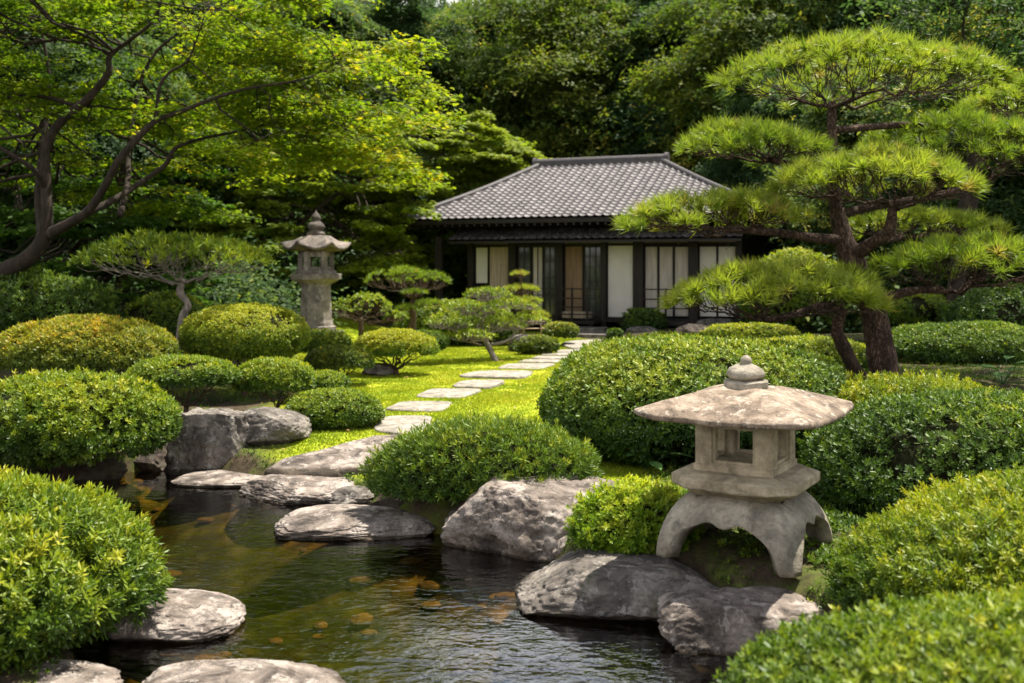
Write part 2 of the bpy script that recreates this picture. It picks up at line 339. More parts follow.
# ------------------------------------------------------------------ terrain
pond_px = [(-260, 487), (40, 478), (130, 470), (185, 462), (235, 476), (285, 484), (330, 490), (372, 500), (400, 518), (440, 530), (470, 533), (540, 533), (566, 540), (570, 560),
           (576, 574), (640, 578), (700, 596), (740, 622), (800, 634), (850, 660), (900, 760), (980, 1000), (600, 1250), (330, 1100), (100, 950), (40, 800), (60, 660),
           (40, 600), (-60, 545), (-260, 520)]
POND = np.array([onz(a, b, WATER_Z)[:2] for a, b in pond_px])
def pond_sd(X, Y):
    """signed distance to the pond's shore, negative inside"""
    d = np.full(X.shape, 1e9); ins = np.zeros(X.shape, bool)
    n = len(POND)
    for i in range(n):
        a, b = POND[i], POND[(i+1) % n]; e = b-a
        t = np.clip(((X-a[0])*e[0]+(Y-a[1])*e[1])/(e@e+1e-12), 0, 1)
        d = np.minimum(d, np.hypot(X-a[0]-t*e[0], Y-a[1]-t*e[1]))
        c = ((a[1] > Y) != (b[1] > Y)) & (X < (b[0]-a[0])*(Y-a[1])/(b[1]-a[1]+1e-12)+a[0])
        ins ^= c
    return np.where(ins, -d, d)
def terrain(X, Y):
    X = np.asarray(X, float); Y = np.asarray(Y, float)
    h = 0.45*ss((Y-10.5)/8)*ss((-X-2.2)/3.0) + 0.48*ss((X-1.6)/2.2)*ss((Y-6.6)/3.2)*(1-ss((Y-17)/5)*0.6)
    h = h+0.10*np.maximum(Y-34, 0)+0.03*np.maximum(np.abs(X)-14, 0)
    P = np.stack([X*0.5, Y*0.5, X*0], -1)
    h = h+0.05*fbm(P, 3, 5)*ss((np.hypot(X, Y)-6)/10)
    s = pond_sd(X, Y)
    h = h-0.17*ss((9.8-Y)/1.2)*ss((X+3.6)/0.6)*ss((-0.7-X)/0.5)
    t = ss((s+0.22)/0.34)
    return (-0.37-0.42*ss(-s/1.3))*(1-t)+h*t
def tz(x, y): return float(terrain(np.array([x]), np.array([y]))[0])
def lawnmask(X, Y):
    P = np.stack([X*0.7, Y*0.7, X*0], -1)
    n = fbm(P, 3, 9)*0.5
    left = -1.95-0.20*(Y-8); right = 0.9+0.03*Y
    m = ss((X-left+n)/0.5+0.5)*ss((right-X+n)/0.4+0.5)*ss((Y-6.6+n)/0.5)*ss((26-Y)/1.0)
    return m*ss((pond_sd(X, Y)-0.10)/0.1)
xs = np.concatenate([-np.geomspace(9, 400, 40)[::-1], np.arange(-8.9, 8.95, 0.075), np.geomspace(9, 400, 40)])
ys = np.concatenate([-np.geomspace(1, 200, 12)[::-1], np.arange(-0.5, 14, 0.075), np.arange(14, 40, 0.3), np.geomspace(40, 500, 30)])
X, Y = np.meshgrid(xs, ys); Z = terrain(X, Y)
Z += 0.012*fbm(np.stack([X*4, Y*4, X*0], -1), 3, 3)
nx, ny = len(xs), len(ys); idx = np.arange(nx*ny).reshape(ny, nx)
Fq = np.stack([idx[:-1, :-1], idx[:-1, 1:], idx[1:, 1:], idx[1:, :-1]], -1).reshape(-1, 4)
LM = lawnmask(X, Y)
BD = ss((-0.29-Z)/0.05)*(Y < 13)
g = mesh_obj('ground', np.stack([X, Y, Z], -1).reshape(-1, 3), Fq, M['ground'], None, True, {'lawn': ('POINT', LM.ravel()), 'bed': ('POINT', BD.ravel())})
tag(g, kind='structure')
wx = np.linspace(-11, 7, 3); wy = np.linspace(0.8, 11.5, 3)
WV = [(x, y, WATER_Z) for y in wy for x in wx]
wobj = mesh_obj('pond_water', WV, [(j*3+i, j*3+i+1, j*3+i+4, j*3+i+3) for j in range(2) for i in range(2)], M['water']); tag(wobj, kind='structure')

# ------------------------------------------------------------------ foliage machinery
def unit(v):
    v = np.asarray(v, float); return v/(np.linalg.norm(v, axis=-1, keepdims=True)+1e-9)
def leaf_tpl(n_leaf, el, length=1.0, width=0.34, fold=0.10, jitter=0.2, seed=1, lift=0.0, droop=0.0):
    """a shoot tip: n leaves round an axis (+z); el = list of elevation angles"""
    r = np.random.default_rng(seed); V = []; F = []; T = []
    for i in range(n_leaf):
        a = i*2.399963+r.uniform(-jitter, jitter); e = math.radians(el[i % len(el)])+r.uniform(-jitter, jitter)*0.6
        l = length*r.uniform(0.75, 1.1); wd = width*l
        d = np.array([math.cos(a)*math.cos(e), math.sin(a)*math.cos(e), math.sin(e)])
        s = np.array([-math.sin(a), math.cos(a), 0]); n = np.cross(d, s)
        b = d*0.06*l+np.array([0, 0, lift*(1-i/n_leaf)])
        m = b+d*l*0.5
        k = len(V)
        V += [b, m+s*wd/2-n*fold*l, b+d*l+np.array([0, 0, -droop*l]), m-s*wd/2-n*fold*l]
        F += [(k, k+1, k+2), (k, k+2, k+3)]; T += [i/n_leaf]*2
    return np.array(V), np.array(F), np.array(T)
def scatter(tpl, P, Zd, sc, rng, tint, tj=0.08):
    V0, F0, T0 = tpl; n = len(P); k = len(V0)
    Zd = unit(Zd); a = unit(rng.normal(size=(n, 3))); Xd = unit(a-Zd*np.sum(a*Zd, 1)[:, None]); Yd = np.cross(Zd, Xd)
    R = np.stack([Xd, Yd, Zd], 1)  # n,3(basis),3
    V = np.einsum('kb,nbc->nkc', V0, R)*np.asarray(sc).reshape(-1, 1, 1)+P[:, None, :]
    F = F0[None]+(np.arange(n)*k)[:, None, None]
    T = tint[:, None]+rng.normal(0, tj, (n, 1))+rng.normal(0, tj*0.6, (n, len(F0)//2)).repeat(2, 1) if len(F0) % 2 == 0 and tj else tint[:, None]+rng.normal(0, tj, (n, len(F0)))
    return V.reshape(-1, 3), F.reshape(-1, 3), np.clip(T, 0, 1).ravel()
TP_W = leaf_tpl(9, [62, 48, 34, 22, 12], 1.0, 0.36, 0.06, 0.25, 2, 0.35)      # azalea shoot, many leaves
TP_M = leaf_tpl(6, [55, 40, 25, 15], 1.0, 0.42, 0.06, 0.3, 3, 0.2)           # middle distance
TP_S = leaf_tpl(4, [45, 30], 1.0, 0.55, 0.06, 0.3, 4, 0.1)                  # far
TP_N = leaf_tpl(9, [70, 58, 45, 32, 20], 1.0, 0.20, 0.04, 0.3, 5, 0.5)        # narrow leaves
TP_L = leaf_tpl(12, [75, 60, 45, 30, 20, 5], 1.0, 0.32, 0.06, 0.3, 6, 1.1)     # tall shoot
TP_B = leaf_tpl(3, [8, -12, -5], 1.0, 0.55, 0.06, 0.5, 7, 0, 0.15)           # tree twig leaves
def maple_tpl():
    V = []; F = []; T = []
    for i, (a, l) in enumerate(((-1.15, 0.62), (-0.5, 0.9), (0, 1.0), (0.5, 0.9), (1.15, 0.62))):
        d = np.array([math.cos(a), math.sin(a), -0.22]); s = np.array([-math.sin(a), math.cos(a), 0]); k = len(V)
        V += [np.zeros(3), d*l*0.5+s*0.15, d*l+np.array([0, 0, -0.1]), d*l*0.5-s*0.15]
        F += [(k, k+1, k+2), (k, k+2, k+3)]; T += [0, 0]
    return np.array(V), np.array(F), np.array(T)
TP_MAPLE = maple_tpl()
def needle_tpl(n, seed, wid=0.042, emin=5):
    r = np.random.default_rng(seed); V = []; F = []
    for i in range(n):
        a = i*2.399963; e = math.radians(r.uniform(emin, 84)); l = r.uniform(0.75, 1.08)
        d = np.array([math.cos(a)*math.cos(e), math.sin(a)*math.cos(e), math.sin(e)]); s = unit(np.cross(d, r.normal(size=3)))
        b = np.array([0, 0, -0.32*r.random()]); k = len(V)
        V += [b+s*wid/2, b-s*wid/2, b+d*l+np.array([0, 0, -0.06*math.cos(e)])]
        F.append((k, k+1, k+2))
    return np.array(V), np.array(F), np.zeros(n)
def leafcloud(name, parts, mat, parent=None):
    V = []; F = []; T = []; n = 0
    for v, f, t in parts:
        V.append(v); F.append(f+n); T.append(t); n += len(v)
    return mesh_obj(name, np.concatenate(V), np.concatenate(F), mat, parent, False, {'tint': ('FACE', np.concatenate(T))})

def kmeans(T, k, rng, it=6):
    C = T[rng.choice(len(T), k, replace=False)]
    for _ in range(it):
        lab = np.argmin(((T[:, None]-C[None])**2).sum(-1), 1)
        for j in range(k):
            if (lab == j).any(): C[j] = T[lab == j].mean(0)
    return lab, C
def wob(p, q, rng, amp, n=5, sag=0.0):
    t = np.linspace(0, 1, n)[:, None]; P = p+(q-p)*t; l = np.linalg.norm(q-p)
    P[1:-1] += rng.normal(0, amp*l, (n-2, 3)); P[:, 2] -= sag*l*np.sin(np.pi*t[:, 0]); return P
def fan(mb, root, T, ks, r0, rng, amp=0.06, frac=0.5, low=0.25, rmin=0.003, sides=6, sag=0.0):
    """branches that divide from root to reach every target"""
    T = np.asarray(T, float)
    def rec(p, T, lv, r):
        if len(T) == 0: return
        if lv >= len(ks) or len(T) <= 2:
            for t in T: mb.tube(wob(p, t, rng, amp, 4, sag), np.linspace(max(r*0.55, rmin), rmin*0.7, 4), max(4, sides-2), False)
            return
        k = min(ks[lv], len(T)); lab, C = kmeans(T, k, rng)
        for j in range(k):
            S_ = T[lab == j]
            if len(S_) == 0: continue
            c = S_.mean(0); q = p+(c-p)*frac; q[2] = p[2]+(c[2]-p[2])*frac*(1-low)
            rj = max(rmin, r*max(0.45, math.sqrt(len(S_)/len(T)))*0.95)
            mb.tube(wob(p, q, rng, amp, 5, sag), np.linspace(rj, rj*0.78, 5), sides, False)
            rec(q, S_, lv+1, rj*0.78)
    rec(np.asarray(root, float), T, 0, r0)

def dome_points(n, rx, ry, up, dn, rng, seed, power=2.3, lump=0.05, freq=2.0, zmin=-0.9, depth=0.10):
    D = unit(rng.normal(size=(int(n*2.2), 3))); D = D[D[:, 2] > zmin][:n]
    A = np.abs(D)**power; r = A.sum(1)**(-1/power)
    r = r*(1+lump*fbm(D*freq+seed*3.7, 3, seed))
    Ssc = np.where(D[:, 2] > 0, up, dn)
    k = 1-depth*rng.random(len(D))**1.3+0.055*fbm(D*8+seed, 3, seed+50)
    P = D*(r*k)[:, None]*np.stack([np.full(len(D), rx), np.full(len(D), ry), Ssc], 1)
    Nn = unit(D/np.stack([np.full(len(D), rx), np.full(len(D), ry), Ssc], 1))
    return P, Nn, D
def blob(rx, ry, up, dn, seed, power, lump, freq, k=0.86, n=20, m=28):
    V = []
    for i in range(n+1):
        th = math.pi*i/n
        for j in range(m):
            ph = 2*math.pi*j/m; V.append((math.sin(th)*math.cos(ph), math.sin(th)*math.sin(ph), math.cos(th)))
    D = np.array(V); r = (np.abs(D)**power).sum(1)**(-1/power)*(1+lump*fbm(D*freq+seed*3.7, 3, seed))*k
    r *= 1+0.05*fbm(D*9, 2, seed)
    P = D*r[:, None]*np.stack([np.full(len(D), rx), np.full(len(D), ry), np.where(D[:, 2] > 0, up, dn)], 1)
    F = [(i*m+j, (i+1)*m+j, (i+1)*m+(j+1) % m, i*m+(j+1) % m) for i in range(n) for j in range(m)]
    return P, F

def shrub(label, px0, px1, pyt, pyb, D, mat='azalea', tpl=None, leaf=0.04, dens=1.0, depthr=0.8, c=0.35, power=2.3, lump=0.05,
          freq=2.0, tint=0.45, topt=0.3, patch=0.25, stem=True, nstem=6, seed=1, updir=0.5, stray=0.0, name='clipped_shrub', cat='shrub',
          group=None, shell=0.14, core=0.82, trunk=None, layers=2.3, open_=False):
    leaf = leaf*1.06; dens = dens*0.84; shell = shell*1.45; core = core*0.96
    rng = np.random.default_rng(seed*101+7)
    cx = (px0+px1)/2; rx = (px1-px0)/2/FPX*D-leaf*0.5
    zt = W(cx, pyt, D)[2]-leaf*0.4; zb = W(cx, pyb, D)[2]; H = zt-zb
    x = (cx-512)/FPX*D; zc = zb+c*H; up = zt-zc; dn = zc-zb; ry = rx*depthr
    gz = tz(x, D)
    root = empty(name, (x, D, gz)); tag(root, label, cat, group)
    area = 2*math.pi*((rx*ry)**1.6/3+(rx*H*0.6)**1.6/3+(ry*H*0.6)**1.6/3)**(1/1.6)*2
    n = int(area/(leaf*0.95)**2*layers*dens)
    P, Nn, Dd = dome_points(n, rx, ry, up, dn, rng, seed, power, lump, freq, -0.22 if open_ else -0.75, shell)
    off = np.array([0, 0, zc-gz])
    dirs = unit(Nn+np.array([0, 0, updir])+rng.normal(0, 0.28, P.shape))
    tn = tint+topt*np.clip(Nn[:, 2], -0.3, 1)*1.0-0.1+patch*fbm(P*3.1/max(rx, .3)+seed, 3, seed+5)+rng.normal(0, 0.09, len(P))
    gf = 0.55/(leaf*6)
    keep = (P[:, 2]+off[2] > 0.0) & (fbm(P*gf+seed*1.3, 2, seed+60)+rng.normal(0, 0.12, len(P)) > -0.36)
    leafsz = rng.uniform(0.6, 1.25, len(P))[keep]
    P, dirs, tn = P[keep]+off, dirs[keep], tn[keep]
    tpl = tpl or TP_M
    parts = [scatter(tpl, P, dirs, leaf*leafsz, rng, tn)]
    if stray:
        k = int(len(P)*stray); ii = rng.choice(len(P), k); ok = dirs[ii, 2] > 0.2; ii = ii[ok]
        pd = unit(dirs[ii]+rng.normal(0, 0.3, (len(ii), 3)))
        for q in (0.6, 1.2):
            parts.append(scatter(tpl, P[ii]+pd*leaf*q, pd, leaf*0.95*rng.uniform(0.7, 1.1, len(ii)), rng, tn[ii]+0.2))
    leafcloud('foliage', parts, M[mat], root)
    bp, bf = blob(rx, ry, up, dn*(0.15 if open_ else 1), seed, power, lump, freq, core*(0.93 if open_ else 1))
    mesh_obj('inner_occluder', bp+off, bf, M['inner'], root, True)  # solid dark core added to block light; shows as shade in leaf gaps
    if stem:
        mb = MB(); tgt, _, _ = dome_points(nstem*5, rx*0.8, ry*0.8, up*0.5, dn*0.7, rng, seed)
        tgt = tgt+off; tgt[:, 2] = np.maximum(tgt[:, 2], 0.1*H)
        b0 = np.array([0, 0, -0.06]); b1 = np.array([rng.normal(0, 0.02), 0, max(0.04, (zb-gz)*0.55)])
        r0 = trunk or max(0.015, rx*0.05)
        mb.tube([b0, (b0+b1)/2, b1], [r0*1.35, r0*1.1, r0], 8)
        fan(mb, b1, tgt, [nstem, 3], r0*0.75, rng, 0.07, 0.55, 0.1, 0.004)
        mb.build('stems', M['twig'], root, True)
    return root

# ------------------------------------------------------------------ rocks
def ico(sub):
    import bmesh
    bm = bmesh.new(); bmesh.ops.create_icosphere(bm, subdivisions=sub, radius=1)
    V = np.array([v.co[:] for v in bm.verts]); F = [tuple(v.index for v in f.verts) for f in bm.faces]; bm.free(); return V, np.array(F)
ICO = {5: ico(5), 6: ico(6), 4: ico(4), 3: ico(3)}
def rock(label, px0, px1, pyt, pyb, zb, depth, mat='rock_gray', seed=1, power=3.2, prof=None, rough=0.10, cuts=7, sub=5, tiltx=0.0, name='rock', cat='rock',
         group=None, dprof=None, dip=0.12, rz=0.0, strata=0.0, planes=()):
    """px0..px1, pyt..pyb on the photograph at the rock's waterline; zb = height of its visible foot; depth in metres front to back"""
    rng = np.random.default_rng(seed*13+1)
    p = onz((px0+px1)/2, pyb, zb); Dn = p[1]; D = Dn+depth*0.45
    rx = (px1-px0)/2/FPX*D
    # the visible top row is the far edge of a flat top or the crest
    zt = W(0, pyt, D+depth*0.25)[2]; H = max(0.05, zt-zb)
    V, F = ICO[sub]; V = V.copy()
    r = (np.abs(V)**power).sum(1)**(-1/power); V = V*r[:, None]
    for _ in range(cuts):
        nrm = unit(rng.normal(size=3)*np.array([1, 1, 0.7])); dd = rng.uniform(0.70, 0.93)
        s = V@nrm; over = s > dd; V[over] -= nrm*((s[over]-dd)*0.95)[:, None]
    for a_, b_, c_, dd in planes:
        nrm = unit(np.array([a_, b_, c_])); s = V@nrm; over = s > dd; V[over] -= nrm*((s[over]-dd)*0.97)[:, None]
    n1 = fbm(V*1.4+seed*7.1, 4, seed); n2 = fbm(V*5+seed, 5, seed+3, 0.6); n3 = 1-np.abs(fbm(V*2.6+seed*2, 4, seed+9))*2
    n4 = fbm(V*11+seed, 4, seed+21, 0.6); n5 = np.abs(fbm(V*3.7+seed*5, 4, seed+31, 0.6))
    V = V*(1+rough*n1+rough*0.5*n2-rough*0.8*np.clip(n3-0.72, 0, 1)*2+rough*0.30*n4-rough*0.7*np.clip(0.10-n5, 0, 1)*5)[:, None]
    if strata: V[:, 0:2] *= (1+strata*np.round(fbm(np.stack([V[:, 0]*.4, V[:, 1]*.4, V[:, 2]*4.0], -1)+seed, 3, seed+2)*4)/4)[:, None]
    zc = 0.25  # part of the rock that is under its visible foot
    V[:, 0] = (V[:, 0]-V[:, 0].min())/np.ptp(V[:, 0])*2-1
    z = V[:, 2]
    up = (z+zc)/(z.max()+zc)
    if prof is not None:
        f = np.interp(V[:, 0], np.linspace(-1, 1, len(prof)), prof); up = np.where(up > 0, up*f, up)
    if dprof is not None:
        f = np.interp(V[:, 1], np.linspace(-1, 1, len(dprof)), dprof); up = np.where(up > 0, up*f, up)
    Q = np.stack([V[:, 0]*rx, V[:, 1]*depth*0.5, np.where(up > 0, up*H, up*(H*0.6+dip))], 1)
    if rz:
        cz, sz = math.cos(rz), math.sin(rz); Q[:, :2] = Q[:, :2]@np.array([[cz, sz], [-sz, cz]])
    o = mesh_obj(name, Q, F, M[mat], None, True, None, ((p[0]/Dn)*D, D, zb))
    tag(o, label, cat, group); return o

# ================================================================== HOUSE
TH = math.radians(21); HY = 27.0
HO = np.array([(470-512)/FPX*HY, HY])
dU = np.array([math.cos(TH), -math.sin(TH)]); dV = np.array([math.sin(TH), math.cos(TH)])
def HU(px, v=0.0):
    o = HO+dV*v; k = (px-512)/FPX
    return (k*o[1]-o[0])/(dU[0]-k*dU[1])
def HZc(px, py, v=0.0):
    u = HU(px, v); D = (HO+dU*u+dV*v)[1]; return CAMZ-(py-HZ)/FPX*D
house = empty('garden_house', (HO[0], HO[1], 0), -TH)
tag(house, 'low wooden garden house with grey tiled hip roof and white and dark sliding panels', 'house')
LU = HU(741); DEP = 5.2; ZG = 0.05
zt = HZc(600, 245.5); zl = HZc(600, 236); zf = HZc(600, 317)
zf = round(zf, 3)
# timber frame, body of the house
mb = MB()
mb.box(0.02, LU-0.02, 0.20, DEP, zf-0.05, zl+0.55)
mb.build('walls', M['darkwood'], house)
mb = MB()
mb.box(-0.05, LU+0.05, -0.10, 0.0, zt, zt+0.05); mb.box(-0.05, LU+0.05, -0.09, 0.01, zl+0.02, zl+0.34)
mb.box(-0.05, LU+0.05, -0.12, 0.19, zf-0.12, zf-0.002)
mb.build('beams', M['darkwood'], house)
for a, b in ((469.5, 474.5), (510, 517), (556, 564), (602, 607.3), (634, 644), (689.5, 698.5), (736.5, 742.5)):
    mb = MB(); mb.box(HU(a), HU(b), -0.135, 0.10, ZG-0.1, zl+0.02); mb.build('post', M['darkwood'], house)
for a, b in ((475, 509.5), (564.5, 601.5), (608, 633.5), (644.5, 689), (699, 736)):
    mb = MB(); mb.box(HU(a), HU(b), -0.06, 0.05, zt+0.052, zl+0.018); mb.build('lintel_panel', M['board'] if a != 608 else M['plaster'], house)
def panel(a, b, py0, py1, mat, label=None, frame=0.03, bars=(), rails=(), v=0.0, name='sliding_panel'):
    u0, u1 = HU(a), HU(b); z1 = min(HZc(a, py0), zt-0.002); z0 = max(HZc(a, py1), zf)
    mb = MB(); mb.box(u0+frame*0.6, u1-frame*0.6, v+0.02, v+0.05, z0+frame*0.6, z1-frame*0.6)
    o = mb.build(name, M[mat], house)
    if label: o['label'] = label
    f = MB(); f.box(u0, u0+frame, v, v+0.06, z0, z1); f.box(u1-frame, u1, v, v+0.06, z0, z1)
    f.box(u0+frame, u1-frame, v+.001, v+0.059, z0, z0+frame); f.box(u0+frame, u1-frame, v+.001, v+0.059, z1-frame, z1)
    for t in bars:
        m_ = u0+(u1-u0)*t; f.box(m_-0.012, m_+0.012, v+0.004, v+0.03, z0+frame, z1-frame)
    for t in rails:
        m_ = z0+(z1-z0)*t; f.box(u0+frame, u1-frame, v+0.006, v+0.028, m_-0.010, m_+0.010)
    f.build('panel_frame', M['darkwood'], o); return o
panel(475, 488.5, 246, 284, 'plaster', 'small white panel at the left end')
panel(475, 488.5, 286, 317, 'board'); panel(489, 510, 246, 317, 'board', 'weathered pale board panel', 0.018)
panel(517.5, 531, 246, 317, 'glass', 'dim glazed panel', 0.04, (0.5,), (0.35, 0.7)); panel(531.5, 543, 246, 317, 'paper', None, 0.035, (0.5,), (0.3,), 0.03)
panel(543.5, 556, 246, 317, 'glass', None, 0.035, (0.5,), (0.3, 0.55, 0.78))
panel(564.5, 583, 246, 317, 'brownboard', 'warm brown board door', 0.02)
panel(583.5, 601.5, 246, 317, 'glass', 'dark lattice window', 0.04, (0.33, 0.66), (0.3, 0.5, 0.7, 0.85), 0.02)
panel(608, 633.5, 245, 318, 'plaster', 'tall blank white panel', 0.012, v=-0.04)
panel(644.5, 658, 246, 317, 'paper', None, 0.025); panel(658.5, 673.5, 246, 317, 'paper', None, 0.025); panel(674, 689, 246, 317, 'paper', None, 0.025)
panel(699, 717, 246, 317, 'plaster', None, 0.02); panel(717.5, 736, 246, 317, 'plaster', None, 0.02)
# veranda floor, rail, steps
mb = MB(); mb.box(HU(513), HU(604), -0.95, -0.14, zf-0.14, zf-0.06); mb.box(HU(640), HU(736), -0.95, -0.14, zf-0.14, zf-0.06)
for a in (520, 560, 600, 645, 695, 730):
    u = HU(a); mb.box(u-0.05, u+0.05, -0.90, -0.80, ZG-0.1, zf-0.142)
mb.build('veranda', M['darkwood'], house)
def railing(a, b, heights, posts):
    mb = MB(); u0, u1 = HU(a, -0.9), HU(b, -0.9)
    for h in heights: mb.box(u0, u1, -0.92, -0.89, zf+h-0.016, zf+h+0.016)
    for p in posts:
        u = u0+(u1-u0)*p; mb.box(u-0.022, u+0.022, -0.93, -0.88, zf-0.06, zf+heights[-1]+0.03)
    mb.build('railing', M['darkwood'], house)
railing(557, 603, (0.10, 0.28, 0.50, 0.74), (0, 0.33, 0.66, 1)); railing(640, 692, (0.28, 0.50, 0.74), (0, 0.5, 1)); railing(517, 556, (0.50, 0.74), (0, 1))
mb = MB(); mb.box(HU(571), HU(597), -0.75, -0.45, zf+0.0, zf+0.16); mb.build('bench', M['board'], house)
# tiled slopes
def tile_slope(name, A, B, C, Dp, parent, tw=0.205, tl=0.215, seed=1, res=6):
    """A-B = eave (left to right), Dp-C = upper edge; the slope is the quad ABCD (C may equal Dp)"""
    A, B, C, Dp = map(lambda q: np.array(q, float), (A, B, C, Dp))
    e = B-A; Le = np.linalg.norm(e); e /= Le
    mid = ((C+Dp)/2-(A+B)/2); upd = mid-e*np.dot(mid, e); Lu = np.linalg.norm(upd); upd /= Lu; nr = np.cross(e, upd)
    a0 = np.dot(Dp-A, e); a1 = np.dot(C-A, e)
    nc = int(Le/tw); tw = Le/nc; nr_ = int(round(Lu/tl)); tl = Lu/nr_
    s = np.linspace(0, Le, nc*res+1); tt = []
    for r in range(nr_): tt += [r*tl, r*tl+tl*0.03, r*tl+tl*0.5, r*tl+tl*0.985]
    tt.append(Lu); tt = np.array(tt)
    Sg, Tg = np.meshgrid(s, tt); row = np.minimum((Tg/tl+1e-6).astype(int), nr_-1); fr = Tg/tl-row
    ph = (Sg/tw) % 1.0
    prof = 0.030*np.where(ph < 0.36, np.sin(np.pi*ph/0.36), -0.42*np.sin(np.pi*(ph-0.36)/0.64))
    hgt = prof+0.032*(1-fr)*(fr < 0.99)
    sag = 0.10*(Tg/Lu)*(1-Tg/Lu)*-1.6*0.6      # slight concave sweep
    lo = a0*Tg/Lu; hi = Le+(a1-Le)*Tg/Lu
    Sc = np.clip(Sg, lo, hi)
    rng = np.random.default_rng(seed)
    P = A+Sc[..., None]*e+Tg[..., None]*upd+(hgt+sag)[..., None]*nr
    P += 0.004*fbm(np.stack([Sg*3, Tg*3, Sg*0], -1), 2, seed)[..., None]
    ns, ntt = len(s), len(tt); ix = np.arange(ns*ntt).reshape(ntt, ns)
    F = np.stack([ix[:-1, :-1], ix[:-1, 1:], ix[1:, 1:], ix[1:, :-1]], -1)
    ok = (Sg[:-1, 1:] > lo[:-1, 1:]-1e-6) & (Sg[:-1, :-1] < hi[:-1, :-1]+1e-6)
    ti = np.minimum((Sg[:-1, :-1]/tw+1e-6).astype(int), nc-1); ri = row[:-1, :-1]
    tv = rng.beta(2.5, 2.5, (nr_, nc))*0.8+0.1+0.10*fbm(np.stack(np.meshgrid(np.arange(nc)*0.15, np.arange(nr_)*0.2)+[np.zeros((nr_, nc))], -1), 3, seed); T = tv[ri, ti]
    return mesh_obj(name, P.reshape(-1, 3), F[ok], M['tile'], parent, False, {'tint': ('FACE', T[ok])})
OV = 1.30; EL = -OV; ER = LU+0.95
ez = HZc(520, 219, -OV)+0.03
half = (DEP+2*OV)/2; rise = 1.72
r0, r1 = HU(541, half-OV), HU(661, half-OV); rc = half-OV; rzv = ez+rise
corners = [(EL, -OV, ez), (ER, -OV, ez), (ER, DEP+OV, ez), (EL, DEP+OV, ez)]
R0, R1 = (r0, rc, rzv), (r1, rc, rzv)
roof = mesh_obj('roof', [(x, y, z-0.03) for x, y, z in corners]+[(R0[0], R0[1], rzv-0.10), (R1[0], R1[1], rzv-0.10)]+[(x*0.998+0.01, y, z-0.13) for x, y, z in corners],
    [(0, 1, 5, 4), (1, 2, 5), (2, 3, 4, 5), (3, 0, 4), (0, 6, 7, 1), (1, 7, 8, 2), (2, 8, 9, 3), (3, 9, 6, 0), (6, 9, 8, 7)], M['darkwood'], house)
tile_slope('front_tiles', corners[0], corners[1], R1, R0, roof, seed=3)
tile_slope('side_tiles', corners[1], corners[2], R1, R1, roof, seed=4)
tile_slope('side_tiles', corners[3], corners[0], R0, R0, roof, seed=5)
tile_slope('back_tiles', corners[2], corners[3], R0, R1, roof, seed=6)
def ridgeline(name, a, b, h, wd, sagv=0.0, n=14, end=True):
    a, b = np.array(a, float), np.array(b, float); d = unit(b-a); s = unit(np.cross(d, (0, 0, 1))); mb = MB(); R = []
    L_ = np.linalg.norm(b-a)
    prof = [(-wd, -0.05), (-wd, h*0.25), (-wd*0.85, h*0.27), (-wd*0.85, h*0.5), (-wd*0.72, h*0.52), (-wd*0.72, h*0.72), (-wd*0.45, h*0.95), (0, h*1.05), (wd*0.45, h*0.95), (wd*0.72, h*0.72), (wd*0.72, h*0.52), (wd*0.85, h*0.5), (wd*0.85, h*0.27), (wd, h*0.25), (wd, -0.05)]
    for t in np.linspace(0, 1, n):
        c = a+(b-a)*t-np.array([0, 0, sagv*math.sin(math.pi*t)])
        R.append([c+s*p[0]+np.array([0, 0, p[1]]) for p in prof])
    mb.rings([np.array(r) for r in R])
    # round cap tiles along the crest
    k = max(3, int(L_/0.26))
    for i in range(k):
        t = (i+0.02)/k; c = a+(b-a)*t-np.array([0, 0, sagv*math.sin(math.pi*t)])+np.array([0, 0, h*0.93])
        c2 = c+d*0.045; c -= np.array([0, 0, h*0.22]); c2 -= np.array([0, 0, h*0.22]); mb.tube([c, c2], [wd*0.55, wd*0.55], 10)
    o = mb.build(name, M['tile'], roof)
    if end:
        for q in ([a] if end == 1 else [a, b]):
            e = MB(); e.tube([q-d*0.10*(1 if q is a else -1)+np.array([0, 0, h*0.5]), q+np.array([0, 0, h*0.5])], [wd*1.15, wd*1.15], 12)
            e.build('end_tile', M['tile'], o)
    return o
ridgeline('ridge', (r0-0.12, rc, rzv-0.03), (r1+0.12, rc, rzv-0.03), 0.22, 0.14, 0.0, 6, 2)
for c_, r_ in ((corners[0], R0), (corners[1], R1), (corners[2], R1), (corners[3], R0)):
    ridgeline('hip_ridge', (c_[0], c_[1], c_[2]+0.0), (r_[0], r_[1], r_[2]-0.04), 0.16, 0.10, 0.07, 16, 1)
for side in range(1):
    mb = MB()
    for i in range(46):
        u = EL+0.12+(ER-EL-0.24)*i/45; mb.box(u-0.03, u+0.03, -OV+0.03, 0.0, ez-0.20, ez-0.135)
    mb.build('rafters', M['darkwood'], house)
